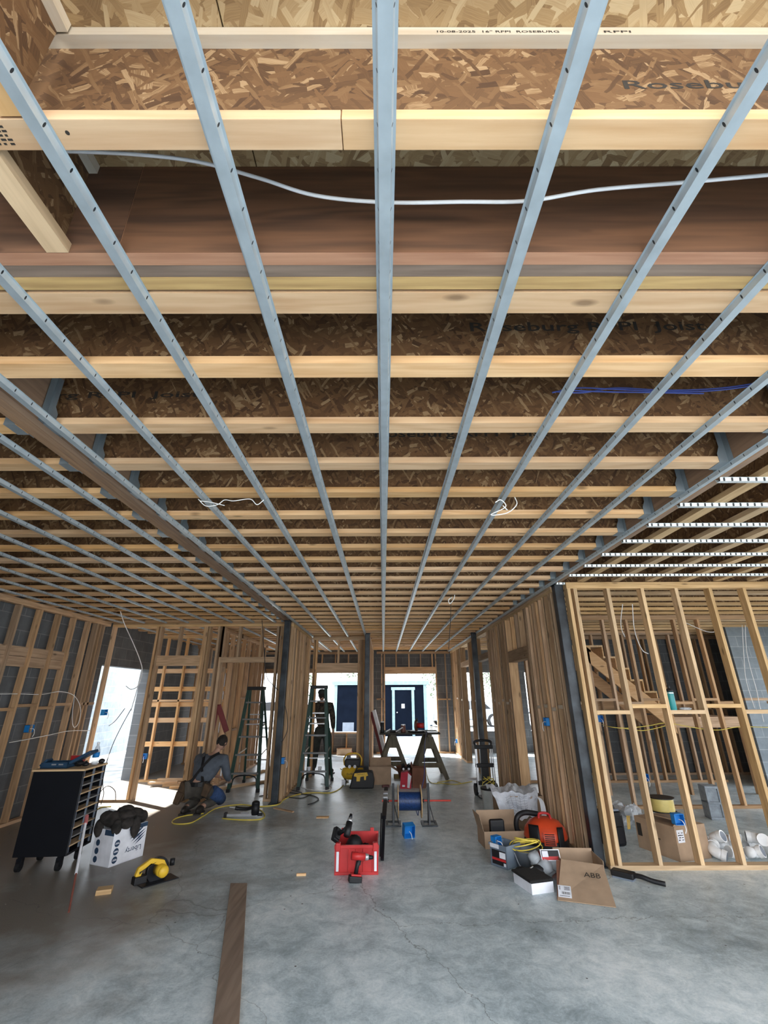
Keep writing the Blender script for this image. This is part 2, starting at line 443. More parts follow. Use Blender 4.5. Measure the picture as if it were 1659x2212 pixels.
def wall_holes(name, axis, fix, th, a0, a1, z1, holes, mat):
    """masonry wall with rectangular holes (a,b,z0,z1)"""
    b = B(); cuts = sorted({a0, a1} | {h[0] for h in holes} | {h[1] for h in holes})
    for p, q in zip(cuts, cuts[1:]):
        hs = [h for h in holes if h[0] < (p + q) / 2 < h[1]]
        zs = [(0, z1)]
        if hs: h = hs[0]; zs = [(0, h[2]), (h[3], z1)]
        for z0, zz in zs:
            if zz - z0 < .01: continue
            if axis == 'x': b.box(p, q, fix, fix + th, z0, zz)
            else: b.box(fix, fix + th, p, q, z0, zz)
    return struct(b.build(name, mat))


WT = DT + .2
struct(B().box(-5.1, -2.0, -.55, -.35, 0, DT + .2).build('wall_light_block', CMUx))  # unseen wall added to keep daylight off the left side
wall_holes('wall_left', 'y', -5.30, .2, -1.6, 14.9, WT, [(8.62, 10.45, 0, 2.1)], CMUy)
wall_holes('wall_back', 'x', 14.72, .2, -5.1, 8.4, WT,
           [(-4.9, -4.3, .56, 2.2), (-3.85, -3.05, .0, 2.2), (-2.45, -.74, .56, 2.2), (.06, 1.63, 0, 2.17), (2.35, 3.6, .56, 2.2), (4.35, 5.2, .56, 2.2), (6.2, 7.4, .56, 2.2)], CMUx)
wall_holes('wall_right', 'y', 8.2, .2, -1.6, 14.72, WT, [(.2, 4.6, 0, 2.4), (5.6, 9.1, .0, 2.4), (11.4, 13.6, .4, 2.3)], CMUy)
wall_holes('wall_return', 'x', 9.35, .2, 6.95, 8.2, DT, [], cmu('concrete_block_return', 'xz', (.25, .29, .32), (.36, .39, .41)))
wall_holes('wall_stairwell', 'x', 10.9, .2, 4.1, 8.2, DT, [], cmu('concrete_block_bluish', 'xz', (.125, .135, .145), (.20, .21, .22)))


# ------------------------------------------------------------------ joists and beams
def joist(name, label, axis, a0, a1, near, wid, group, low=None, topm=None, web=None, split=None, cat='joist'):
    """I-joist: strand web between two lumber flanges; near = its nearer (or left) side"""
    i = 0 if axis == 'x' else 1
    cen = near + wid / 2
    loc = (a0, cen, ZC) if axis == 'x' else (cen, a0, ZC)
    t = thing(name, label, cat, loc, 0, group); L = a1 - a0
    lw = low or Wd[i]; tm = topm or lw
    def bx(x0, x1, y0, y1, z0, z1):
        return B().box(x0, x1, y0, y1, z0, z1) if axis == 'x' else B().box(y0, y1, x0, x1, z0, z1)
    if split:
        bx(0, split - a0, -wid / 2, wid / 2, 0, .036).build('bottom_flange', lw, t, bevel=.002)
        bx(split - a0 + .002, L, -wid / 2, wid / 2, 0, .0375).build('bottom_flange', lw, t, bevel=.002)
    else: bx(0, L, -wid / 2, wid / 2, 0, .037).build('bottom_flange', lw, t)
    bx(0, L, -wid / 2, wid / 2, .369, .406).build('top_flange', tm, t)
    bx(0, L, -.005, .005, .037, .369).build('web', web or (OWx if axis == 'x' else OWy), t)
    return t


J = {}
J[0] = joist('floor_joist', 'nearest wooden I-joist, above the white cable and in front of the dark crossbeam', 'x', -1.3, 8.19, .625, .066, 'I-joists across the ceiling', topm=Wpale[0], split=-.095)
rim = joist('floor_joist', 'short I-joist running front to back at the top left, meeting the nearest crosswise joist', 'y', -.35, .62, -.885, .066, 'short front-to-back I-joists at top left', topm=Wpale[1])
rim2 = joist('floor_joist', 'short pale-bottomed I-joist stub ending against the dark crossbeam at upper left', 'y', .695, .965, -1.01, .066, 'short front-to-back I-joists at top left', topm=Wpale[1], low=Wl[1])
joist('floor_joist', 'I-joist on the far side of the dark crossbeam, lying tight against its yellow ply', 'x', -5.08, 8.19, 1.113, .088, 'I-joists across the ceiling')
# crossbeam of three plies and its strand-faced neighbours
cb_ = thing('laminated_crossbeam', 'dark brown laminated crossbeam of three plies running across the whole ceiling', 'beam', (-5.08, .967, ZC))
for k, (y0, y1, m, z) in enumerate(((.967, 1.009, LVLp, 0), (1.010, 1.052, LVLg, .001), (1.053, 1.100, LVLy, 0))):
    o = B().box(0, 13.27, y0 - .967, y1 - .967, z, .406).build('beam_ply', m, cb_)
    o['label'] = ('pinkish veneer ply', 'grey weathered veneer ply', 'yellow veneer ply')[k]
B().box(0, 4.28, -.0015, 0, .001, .405).build('beam_face', LVLr, cb_)
B().box(4.283, 13.27, -.0015, 0, .001, .405).build('beam_face', LVLr, cb_)
YS = [1.545 - .089, 1.98 - .089] + [2.388 - .089 + .4045 * k for k in range(30)]
ordn = ['first', 'second', 'third', 'fourth', 'fifth', 'sixth', 'seventh', 'eighth', 'ninth', 'tenth']
for k, y in enumerate(YS):
    if k < 10: lab = f'middle-bay I-joist, {ordn[k]} one behind the joist that touches the dark crossbeam'
    else: lab = 'I-joist of the middle bay in the dim receding run beyond the tenth'
    J[k + 1] = joist('floor_joist', lab, 'x', -1.664, 2.002, y, .089, 'I-joists of the middle bay')
for k, y in enumerate(YS):
    lab = f'left-bay I-joist, {ordn[k]} one behind the dark crossbeam, left of the brown beam' if 0 < k < 8 else 'I-joist of the left bay in the dim receding run above the block wall'
    if k == 0: lab = 'left-bay I-joist nearest the dark crossbeam'
    joist('floor_joist', lab, 'x', -5.08, -1.806, y, .089, 'I-joists of the left bay')
for k in range(14):
    joist('floor_joist', f'right-bay I-joist running front to back, {ordn[k]} one from the right-hand beam' if k < 7 else 'right-bay I-joist running front to back, far right of the bay', 'y', 1.205, 5.29, 2.325 + .4064 * k, .089, 'front-to-back I-joists of the right bay', low=Wl[1])
for k in range(22):
    joist('floor_joist', f'I-joist above the room behind the bare stud wall, {ordn[k]} one back' if k < 6 else 'I-joist far back above the right-hand rooms', 'x', 2.146, 8.18, 5.62 + .4045 * k, .089, 'I-joists above the right-hand rooms', low=Wl[0])
lb = thing('laminated_beam', 'long brown laminated beam running front to back between the left and middle bays', 'beam', (-1.735, 1.205, ZC))
for k in range(3):
    B().box(-.066 + .0445 * k, -.066 + .0445 * k + .043, 0, 13.5, .0006 * k, .406).build('beam_ply', LVLb, lb)
rb = thing('laminated_beam', 'long grey-brown laminated beam running front to back above the steel corner column', 'beam', (2.072, 1.205, ZC))
for k in range(3):
    B().box(-.066 + .0445 * k, -.066 + .0445 * k + .043, 0, 13.5, .0006 * k, .406).build('beam_ply', LVLb, rb)


# hangers: one of each side, then copies
def make_hanger(side):      # side=+1: joist runs towards +X from the beam
    t = thing('joist_hanger', 'x', 'joist hanger', (0, 0, 0))
    b = B().box(0, side * .055, -.049, .049, -.003, -.0005)
    for s in (-1, 1):
        b.prism([(0, -.002), (side * .055, -.002), (side * .055, .055), (side * .034, .10), (side * .034, .26), (0, .28)], s * .0455, s * .0475, 'y')
    b.build('stirrup', GVh, t)
    f = B()
    for s in (-1, 1): f.box(0, side * .0015, s * .047, s * .085, 0, .30)
    f.build('nailing_flange', GVh, t)
    return t


def copy_tree(o, parent=None):
    c = o.copy(); COL.objects.link(c); c.parent = parent
    for ch in o.children: copy_tree(ch, c)
    return c


def hangers(xb, side, ys, lab1, lab2, group):
    proto = make_hanger(side); used = False
    for k, y in enumerate(ys):
        o = proto if not used else copy_tree(proto); used = True
        o.location = (xb, y + .0445, ZC); o['group'] = group
        o['label'] = (lab1 % ordn[k]) if k < 6 else lab2


hangers(-1.664, 1, YS[1:24], 'steel joist hanger on the right side of the brown beam, %s one from the front', 'steel joist hanger on the right side of the brown beam, in the far dim run', 'hangers on the right side of the brown beam')
hangers(-1.806, -1, YS[1:24], 'steel joist hanger on the left side of the brown beam, %s one from the front', 'steel joist hanger on the left side of the brown beam, in the far dim run', 'hangers on the left side of the brown beam')
hangers(2.002, -1, YS[1:14], 'dark steel joist hanger at the right-hand beam, %s one from the front', 'dark steel joist hanger at the right-hand beam, far back', 'hangers at the right-hand beam')

# ------------------------------------------------------------------ furring channels
HAT = [(-.026, 0), (-.0185, 0), (-.0142, -.0205), (.0142, -.0205), (.0185, 0), (.026, 0), (.026, -.0014), (.0195, -.0014), (.0152, -.0219), (-.0152, -.0219), (-.0195, -.0014), (-.026, -.0014)]
HATf = [0, 1, 2, 3, 4, 5, 6, 7, 8, 9, 10, 11]


def chan(axis, fix, a0, a1, label, group, mat):
    b = B(); n = 12; vs = []
    for a in (a0, a1):
        for u, v in HAT: vs.append((u, a - a0, v) if axis == 'y' else (a - a0, u, v))
    fs = [(i, (i + 1) % n, (i + 1) % n + n, i + n) for i in range(n)]
    for k in (0, n): fs += [tuple(j + k for j in q) for q in ((0, 1, 10, 11), (1, 2, 9, 10), (2, 3, 8, 9), (3, 4, 7, 8), (4, 5, 6, 7))]
    b.add(vs, fs)
    o = b.build('furring_channel', mat); o.location = (fix, a0, ZC - .0004) if axis == 'y' else (a0, fix, ZC - .0004)
    tag(o, label, 'furring channel', group); return o


names = {-3: 'third left of the central one', -2: 'second left of the central one', -1: 'first left of the central one', 0: 'the central one straight ahead', 1: 'first right of the central one',
         2: 'second right of the central one', 3: 'third right of the central one', 4: 'fourth right of the central one', 5: 'hugging the right-hand beam', -4: 'hugging the right side of the brown beam'}
def cx(k): return .008 + .4034 * k
for k in range(-4, 6):
    x = cx(k) if k != 5 else 2.028; e = 14.55 if k >= 0 else 10.62
    chan('y', x, -.3, e, 'galvanised furring channel under the middle bay, ' + names[k], 'front-to-back furring channels of the middle bay', GVy)
    if k < 0: chan('y', x, 10.82, 14.55, 'furring channel seen above the far doorway header in the middle bay', 'furring channels behind the far doorway wall', GVy)
for k in range(8):
    x = -1.965 - .399 * k
    chan('y', x, 1.25, 8.38, f'furring channel under the left bay, {ordn[k]} one from the brown beam', 'front-to-back furring channels of the left bay', GVy)
    chan('y', x, 8.5, 14.55, 'furring channel over the back-left rooms beyond the doorway wall', 'furring channels over the back-left rooms', GVy)
for k in range(8):
    y = 2.52 + .404 * k
    chan('x', y, 2.09, 8.0, f'bright furring channel running sideways under the right bay, {ordn[7 - k]} one from the stud wall', 'sideways furring channels of the right bay', GVx)


# ------------------------------------------------------------------ columns
def column(x, y, label, sz=.104):
    t = thing('steel_column', label, 'steel column', (x, y, 0))
    B().box(0, sz, 0, sz, .012, ZC - .012).build('shaft', STL, t, bevel=.008)
    B().box(-.03, sz + .03, -.02, sz + .03, 0, .012).build('base_plate', STL, t)
    B().box(-.01, sz + .01, -.01, sz + .01, ZC - .012, ZC - .001).build('cap_plate', STL, t)


column(2.078, 5.397 - .01, 'dark square steel column at the left corner of the bare stud wall')
column(-1.762, 8.2, 'dark square steel column left of the plank wall, behind the kneeling worker')
column(-.392, 10.10, 'dark square steel column just left of the sawhorse table, right of the far doorway')
column(1.918, 10.03, 'dark square steel column in the right-hand run, behind the folded hand truck')


# ------------------------------------------------------------------ framed walls
def frame(name, label, axis, fix, depth, a0, a1, studs, openings=(), blocks=(), W=None, zt=ZC - .002, double=True, litW=None):
    W = W or Wt
    loc = (a0, fix, 0) if axis == 'x' else (fix, a0, 0)
    t = thing(name, label, 'stud wall', loc); d0, d1 = min(0, depth), max(0, depth)
    ai = 0 if axis == 'x' else 1

    def bx(p, q, z0, z1, n, m, e0=None, e1=None, **k):
        b = B(); u0, u1 = (d0 if e0 is None else e0), (d1 if e1 is None else e1)
        if axis == 'x': b.box(p - a0, q - a0, u0, u1, z0, z1)
        else: b.box(u0, u1, p - a0, q - a0, z0, z1)
        return b.build(n, m, t, **k)
    pt = zt - (.076 if double else .038)
    bx(a0, a1, zt - .038, zt, 'top_plate', W[ai])
    if double: bx(a0, a1, pt, zt - .0385, 'top_plate', Wl[ai] if W is not Wt else W[ai])
    cuts = sorted((o[0], o[1]) for o in openings if o[4] <= 0); p = a0
    for c0, c1 in cuts + [(a1, a1)]:
        if c0 - p > .02: bx(p, c0, 0, .038, 'bottom_plate', W[ai])
        p = c1
    for s in studs:
        op = [o for o in openings if o[0] - .03 < s + .019 < o[1] + .03]
        if not op: bx(s, s + .038, .038, pt, 'stud', W[2], bevel=.0015)
        else:
            o = op[0]; bx(s, s + .038, o[2] + o[3], pt, 'cripple', W[2])
            if o[4] > .1: bx(s, s + .038, .038, o[4] - .038, 'cripple', W[2])
    for o in openings:
        bx(o[0] - .0, o[1] + .0, o[2], o[2] + o[3] - .001, 'header', W[ai])
        bx(o[0] - .04, o[0] - .001, .038 if o[4] <= 0 else .038, pt, 'stud', W[2]); bx(o[1] + .001, o[1] + .04, .038, pt, 'stud', W[2])
        if o[4] > .1: bx(o[0], o[1], o[4] - .038, o[4], 'sill_plate', W[ai])
    for bl in blocks:
        p, q, z = bl[:3]; th = bl[3] if len(bl) > 3 else .038; e = bl[4:] if len(bl) > 4 else (None, None)
        bx(p, q, z, z + th, 'blocking', (litW or W)[ai], *e)
    return t


def rng(a, b, s): return [a + s * i for i in range(int((b - a) / s + 1e-6) + 1)]


# bare stud wall on the right
YW = 5.31; sp = .4064; s0 = 2.665
studs = [2.195, 2.27] + [s0 + sp * k for k in range(14)]
blk = []
edges = [2.308] + [s0 + sp * k for k in range(14)]
for k in range(13):
    a = edges[k] if k == 0 else edges[k] + .038
    blk.append((a, edges[k + 1], 1.375 if k % 2 == 0 else 1.435))
PLK = [wood('plank_lumber_' + a, (.62, .42, .25), (.36, .22, .12), i, .9, .75, .8) for i, a in enumerate('xyz')]
sw = frame('stud_wall', 'bare pine stud wall on the right, standing beside the steel corner column', 'x', YW, .10, 2.19, 8.1, studs, (), blk, Wl)
# second wall behind it
Y2 = 7.78; st2 = [2.9 + .4064 * k for k in range(13)]
frame('stud_wall', 'second stud wall deeper inside the right-hand room, seen between the front studs', 'x', Y2, .09, 2.3, 8.1, [s for s in st2 if not 5.7 < s < 6.6] + [2.34, 2.40],
      (), [(st2[k] + .038, st2[k + 1], 1.42 + .05 * (k % 2)) for k in range(12)], Wt)
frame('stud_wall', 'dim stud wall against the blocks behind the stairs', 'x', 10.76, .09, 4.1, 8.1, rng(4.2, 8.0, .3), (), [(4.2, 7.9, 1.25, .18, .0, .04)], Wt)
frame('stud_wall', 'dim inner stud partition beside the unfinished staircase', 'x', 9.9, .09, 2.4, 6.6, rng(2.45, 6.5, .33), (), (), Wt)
# right wall run (front to back), in the line of the columns
st = [5.56, 5.62, 5.80, 5.86, 6.02, 6.14, 6.30, 6.42, 6.58, 6.66] + [7.84, 7.9, 8.0, 8.22, 8.34, 8.5, 8.62, 8.8, 8.98, 9.1, 9.22] + [10.66, 10.8, 11.0, 11.2, 11.4] + rng(12.72, 14.5, .25)
frame('stud_wall', 'long plank-like stud wall running front to back along the right, behind the steel columns', 'y', 2.212, -.14, 5.52, 14.6, st + [7.0, 7.2, 7.45],
      [(6.74, 7.80, 2.06, .17, 0), (9.30, 10.60, 2.24, .12, 0), (11.5, 12.65, 2.24, .12, 0)],
      [(5.66, 5.80, 1.42), (5.9, 6.02, 1.39), (6.18, 6.30, 1.42), (6.46, 6.58, 1.40), (7.94, 8.0, 1.46), (8.04, 8.22, 1.42), (8.38, 8.5, 1.46), (8.66, 8.8, 1.41), (9.02, 9.1, 1.45), (10.84, 11.0, 1.42), (12.76, 12.95, 1.42), (13.5, 13.7, 1.45)], PLK, litW=Wpale)  # pale blocking paints in window light on the block tops
# furring studs on the far block wall
frame('stud_wall', 'furring studs framing the big far doorway against the block wall', 'x', 14.6, .09, -.2, 2.05, [-.06, .385, .78, 1.14, 1.50, 1.90], [(.06, 1.60, 2.17, .19, 0)], [(-.2, .02, 1.43), (1.66, 2.02, 1.42)], Wt)
frame('stud_wall', 'furring studs around the far window opening left of the sawhorse table', 'x', 14.6, .09, -2.9, -.3, [-2.7, -2.3, -1.9, -1.49, -1.09, -.69, -.4], [(-2.42, -.76, 2.2, .12, .56)], (), Wt)
frame('stud_wall', 'furring studs at the back of the far-left room', 'x', 14.6, .09, -5.0, -3.0, [-4.95, -4.2, -3.96], [(-4.9, -4.3, 2.2, .12, .56), (-3.85, -3.05, 2.2, .12, 0)], (), Wt)
frame('stud_wall', 'narrow wall stub running back from the middle steel column', 'y', -.29, -.09, 10.22, 14.55, rng(10.25, 14.5, .2), (), (), Wt)
# far doorway wall
frame('stud_wall', 'short stud wall with a tall doorway behind the second stepladder', 'x', 10.65, .12, -1.60, -.41, [-1.58, -1.03, -.53, -.49, -.45], [(-1.49, -.57, 2.05, .19, 0)], (), PLK)
# plank wall behind left column
frame('stud_wall', 'plank-like stud wall running back from the left steel column', 'y', -1.63, -.10, 8.42, 10.64, [8.42, 8.47, 8.6, 8.72, 8.9, 9.1, 9.22, 9.42, 9.6, 9.78, 9.98, 10.2, 10.38, 10.56], (), (), PLK)
# doorway wall left
frame('stud_wall', 'stud wall with two wide doorways behind the kneeling worker', 'x', 8.40, .11, -4.93, -1.78,
      [-4.93, -4.12, -3.70, -3.22, -3.17, -3.0, -2.92, -2.62, -2.22, -1.86, -1.82], [(-4.02, -3.26, 2.07, .17, 0), (-2.88, -1.93, 2.12, .09, 0)], (), PLK)
bpl = B().box(-4.93, -1.8, 8.41, 8.50, .001, .038)
# left wall furring studs
sl = [5.40, 5.80, 6.20, 6.60, 7.01, 7.37, 7.76, 7.98, 8.08, 8.18] + [4.6, 5.0, 4.2, 3.8]
nl = [4.2, 4.6, 5.0, 5.40, 5.80, 6.20, 6.60, 7.01, 7.37, 7.76]
lf = frame('stud_wall', 'dim furring stud wall along the left block wall, behind the black cabinet', 'y', -4.95, -.09, 3.8, 8.38, sl, (),
           [(a + .038, b, 1.40 if i % 2 else 1.44) for i, (a, b) in enumerate(zip(nl, nl[1:]))] + [(8.02, 8.38, 1.44)], Wt)
b = B().box(-.075, -.037, 0, 3.66, 1.955, 2.085).box(-.075, -.037, 0, 3.68, 2.09, 2.215)
b.build('backing_board', Wt[1], lf)
# back left rooms
frame('stud_wall', 'open stud partition running back in the far-left room, bright gaps between studs', 'y', -3.10, -.09, 8.9, 12.4, rng(8.95, 12.3, .4064), (), [(8.99, 9.3, 2.0, .09), (10.6, 10.98, 1.5), (10.2, 10.55, .9)], Wt)
ladX = [-4.96, -4.72, -4.30, -3.87, -3.46]
fb = []
for z in (.62, 1.06, 1.36, 1.66, 2.02):
    fb.append((-4.96, -3.3, z, .09, .05, .088))
frame('stud_wall', 'sunlit pale stud frame with five rows of crosswise blocking, seen through the left doorway', 'x', 10.2, .09, -4.98, -3.1, ladX, (), fb + [(-4.9, -3.3, 1.46, .038)], Wd)
frame('stud_wall', 'dark stud wall beyond the sunlit blocking frame in the back-left room', 'x', 12.6, .09, -4.98, -3.1, rng(-4.95, -3.1, .16), (), (), Wt)


# ================================================================== stamps on the wood
def stamp(s, p, q, h, parent, mat=INK, top=False):
    """lettering from p to q (world), h high, standing up and facing the room"""
    p = Vector(p); q = Vector(q); o = Vector(parent['_o']); Wd_ = (q - p).length
    cu = bpy.data.curves.new('t', 'FONT'); cu.body = s; cu.size = 1; cu.extrude = .0; cu.resolution_u = 2; cu.offset = .012
    ob = bpy.data.objects.new('t', cu); COL.objects.link(ob)
    me = bpy.data.meshes.new_from_object(ob.evaluated_get(bpy.context.evaluated_depsgraph_get()))
    bpy.data.objects.remove(ob); bpy.data.curves.remove(cu)
    xs = [v.co.x for v in me.vertices]; ys = [v.co.y for v in me.vertices]
    kx = Wd_ / (max(xs) - min(xs)); ky = h / (max(ys) - min(ys)); d = (q - p).normalized()
    for v in me.vertices:
        a = (v.co.x - min(xs)) * kx; b_ = (v.co.y - min(ys)) * ky
        v.co = p - o + d * a + (Vector((0, b_, 0)) if top else Vector((0, 0, b_)))
    me.materials.clear(); me.materials.append(mat); me.name = 'stamped_lettering'
    ob = bpy.data.objects.new('stamped_lettering', me); COL.objects.link(ob); ob.parent = parent
    return ob


def wy(k): return YS[k] + .0445 - .0062
stamp('Roseburg', ay(1352, 198, .6525), ay(1690, 196, .6525), .05, J[0])
stamp('10-08-2025  16" RFPI  ROSEBURG', (.147, .6245, ZC + .378), (.47, .6245, ZC + .378), .011, J[0])
stamp('18" RFPI', (.525, .6245, ZC + .378), (.66, .6245, ZC + .378), .011, J[0])
stamp('Roseburg RFPI  Joist', ay(1017, 722, wy(0)), ay(1528, 719, wy(0)), .065, J[1])
stamp('Roseburg RFPI  Joist', ay(-60, 866, wy(1)), ay(432, 862, wy(1)), .05, J[2])
stamp('Roseburg RFPI  Joist', ay(810, 950, YS[2] + .038), ay(1185, 947, YS[2] + .038), .07, J[3])
stamp('\u00ae', ay(1414, 705, wy(0)), ay(1424, 705, wy(0)), .014, J[1])
b = B()
for c0 in range(2):
    for k in range(26):
        b.box(.245 + c0 * .02 + random.uniform(0, .004), .256 + c0 * .02, .10 + k * .016, .108 + k * .016 + random.uniform(0, .004), 0, .0006)
o = b.build('ink_stamp', INK); o.location = (0, 0, DT - .0002)
tag(o, 'column of black ink print on the strand-board decking right of the central channel', 'ink print')
b = B(); n0 = Vector(J[0]['_o'])
for k in range(5):
    for j in range(4): b.box(.355 + j * .016, .364 + j * .016 + random.uniform(-.003, .004), -.02 + k * .009, -.0155 + k * .009, -.0007, -.0001)
b.build('grade_stamp', INK, J[0])
B().lathe([(.005, -.0007), (.005, -.0001)], (.555, -.005, 0), 12).build('branch_knot', INK, J[0])

# ================================================================== wires
def wire(name, pts, r, mat, label, cat='cable', group=None, n=8, extra=None):
    b = B().tube(arc(pts, n), r, 6)
    for e in extra or []: b.tube(arc(e, n), r, 6)
    p0 = Vector(pts[0]); o = b.build(name, mat, smooth=True, loc=p0)
    return tag(o, label, cat, group)


wire('electrical_cable', [ay(100, 327, .83), ay(155, 327, .83), ay(300, 334, .84), ay(430, 350, .85), ay(560, 385, .86), ay(680, 422, .88), ay(830, 437, .88), ay(1000, 436, .87), ay(1140, 434, .86), ay(1290, 410, .85), ay(1480, 394, .84), ay(1659, 378, .83), ay(1800, 366, .83)],
     .0055, CBLW, 'white sheathed cable sagging across the top in front of the dark crossbeam')
wire('data_cable', [ay(1193, 848, 1.78), ay(1245, 838, 1.8), ay(1330, 841, 1.8), ay(1440, 846, 1.8), ay(1550, 843, 1.8), ay(1680, 825, 1.8)], .004, CBLB, 'blue cable bundle lying between the joists at upper right',
     extra=[[ay(1200, 846, 1.78), ay(1260, 848, 1.8), ay(1330, 838, 1.81), ay(1440, 843, 1.8), ay(1560, 838, 1.8), ay(1680, 820, 1.8)], [ay(1215, 842, 1.79), ay(1300, 846, 1.8), ay(1420, 848, 1.8), ay(1520, 850, 1.8)]])
wire('electrical_cable', [ay(428, 1078, 2.75), ay(445, 1093, 2.75), ay(470, 1090, 2.75), ay(485, 1080, 2.75), ay(505, 1082, 2.74), ay(540, 1078, 2.75), ay(555, 1090, 2.75), ay(570, 1080, 2.75)], .003, CBLW, 'white cable loop lying between joists left of centre',
     extra=[[ay(432, 1082, 2.75), ay(455, 1085, 2.75), ay(485, 1092, 2.75)]])
wire('electrical_cable', [ay(1070, 1085, 2.7), ay(1082, 1080, 2.72), ay(1092, 1095, 2.75), ay(1060, 1112, 2.72), ay(1095, 1108, 2.72), ay(1116, 1090, 2.74), ay(1112, 1074, 2.76)], .0035, CBLW, 'white cable loop dangling right of centre between joists',
     extra=[[ay(1086, 1092, 2.7), ay(1096, 1102, 2.7)]])
wire('electrical_cable', [ay(972, 1256, 6.1), ay(981, 1275, 6.1), ay(981, 1292, 6.1), ay(972, 1304, 6.1), ay(969, 1296, 6.1), ay(977, 1290, 6.1)], .006, CBLW, 'curled white cable end hanging right of the central channel')
wire('pull_cord', [ay(974, 1280, 6.15), ay(974, 1300, 6.3), ay(973, 1340, 6.35), ay(969, 1402, 6.4)], .004, CBLK, 'thin dark cord hanging straight down right of the central channel')
wire('electrical_cable', [ay(353, 1216, 6.2), ay(310, 1233, 6.4), ay(272, 1262, 6.8), ay(258, 1300, 7.1), ay(266, 1340, 7.4), ay(288, 1390, 7.7), ay(302, 1425, 7.9), ay(307, 1450, 8.0), ay(299, 1480, 8.05), ay(284, 1489, 8.05), ay(272, 1482, 8.05)], .007, CBLW,
     'long grey-white cable looping down from the left bay ceiling by the doorway', extra=[[ay(305, 1450, 8.0), ay(296, 1490, 8.05), ay(283, 1535, 8.08)]])
wire('electrical_cable', [ax(0, 1499, -4.96), ax(45, 1499, -4.97), ax(90, 1500, -4.97), ax(130, 1494, -4.94), ax(160, 1503, -4.9), ax(174, 1530, -4.86), ax(170, 1560, -4.86), ax(160, 1571, -4.86), ax(156, 1550, -4.86), ax(161, 1500, -4.86)], .005, CBLW,
     'white cable strung along the left stud wall with a hanging loop')
wire('electrical_cable', [ax(20, 1604, -4.94), ax(60, 1597, -4.94), ax(105, 1588, -4.92), ax(150, 1579, -4.92), ax(200, 1578, -4.92)], .005, CBLW, 'white cable running low along the left stud wall')
wire('electrical_cable', [ay(284, 1530, 8.36), ay(262, 1570, 8.34), ay(243, 1610, 8.3), ay(228, 1655, 8.2), ay(222, 1690, 8.1), ay(224, 1715, 8.1), ay(218, 1738, 8.1)], .006, CBLK, 'dark cable trailing down beside the tall bright gap in the left wall',
     extra=[[ay(270, 1530, 8.36), ay(250, 1556, 8.34), ay(235, 1568, 8.3)], [ay(214, 1713, 8.1), ay(232, 1698, 8.15), ay(248, 1708, 8.2), ay(250, 1730, 8.2)]])
wire('electrical_cable', [ay(566, 1340, 8.3), ay(570, 1400, 8.28), ay(576, 1460, 8.25), ay(590, 1480, 8.2), ay(601, 1491, 8.15)], .006, CBLK, 'dark cable hanging in front of the first stepladder doorway', extra=[[ay(572, 1400, 8.28), ay(571, 1460, 8.26), ay(568, 1530, 8.25)]])
wire('electrical_cable', [ay(616, 1525, 8.05), ay(620, 1545, 8.1), ay(621, 1575, 8.15), ay(612, 1598, 8.1), ay(606, 1602, 8.05), ay(608, 1590, 8.05)], .006, CBLK, 'black cable pigtail on the plank wall beside the left steel column')
wire('electrical_cable', [ay(1300, 1565, 7.6), ay(1318, 1570, 7.2), ay(1350, 1573, 7.3), ay(1400, 1568, 7.5), ay(1440, 1562, 7.5), ay(1500, 1572, 7.5), ay(1550, 1577, 7.5), ay(1600, 1570, 7.5), ay(1680, 1572, 7.5)], .005, CBLY, 'yellowish cable strung across the inner stud wall of the right room',
     extra=[[ay(1340, 1572, 7.3), ay(1390, 1578, 7.4), ay(1450, 1565, 7.5)]])
wire('electrical_cable', [ay(1345, 1305, 6.6), ay(1341, 1340, 6.7), ay(1343, 1360, 6.7), ay(1350, 1376, 6.7)], .006, CBLW, 'thin white cable hanging from the right room ceiling near the stairs',
     extra=[[ay(1366, 1305, 6.6), ay(1369, 1350, 6.7), ay(1376, 1380, 6.8), ay(1388, 1405, 6.9), ay(1400, 1412, 7.0)]])
wire('electrical_cable', [ay(1610, 1350, 7.7), ay(1612, 1400, 7.7), ay(1620, 1440, 7.7), ay(1634, 1490, 7.7), ay(1640, 1520, 7.7), ay(1650, 1560, 7.7)], .005, CBLW, 'pale cables drooping in front of the blue-grey blocks at far right',
     extra=[[ay(1603, 1350, 7.7), ay(1607, 1420, 7.7), ay(1612, 1470, 7.7), ay(1630, 1530, 7.7)], [ay(1480, 1345, 7.7), ay(1530, 1365, 7.7), ay(1560, 1360, 7.7)]])
# hoses and cords on the floor
def fpts(ps, z=.008): return [hz(u, v, z) for u, v in ps]
wire('air_hose', fpts([(735, 1660), (748, 1668), (756, 1676), (738, 1700), (715, 1712), (680, 1712), (655, 1714), (630, 1720), (612, 1728), (600, 1738), (560, 1742), (520, 1738), (470, 1745), (440, 1762), (410, 1778), (375, 1779), (376, 1770), (400, 1762), (440, 1757)]),
     .008, CBLY, 'pale yellow air hose snaking from the compressor past the nail gun')
wire('air_hose', fpts([(545, 1745), (563, 1750), (572, 1762), (560, 1770), (520, 1771), (480, 1768)]), .008, CBLY, 'short loop of pale hose round the nail gun')
wire('extension_cord', fpts([(560, 1720), (600, 1712), (640, 1714), (672, 1718), (688, 1725), (680, 1733), (665, 1738)]), .007, CBLK, 'black extension cord loops on the floor by the left steel column', extra=[fpts([(575, 1726), (615, 1722), (650, 1724), (672, 1716)]), fpts([(600, 1715), (620, 1706), (652, 1712)])])
wire('extension_cord', fpts([(693, 1693), (706, 1694), (716, 1700), (706, 1707), (670, 1706), (650, 1700)]), .007, CBLW, 'white cord loop on the floor under the second stepladder')
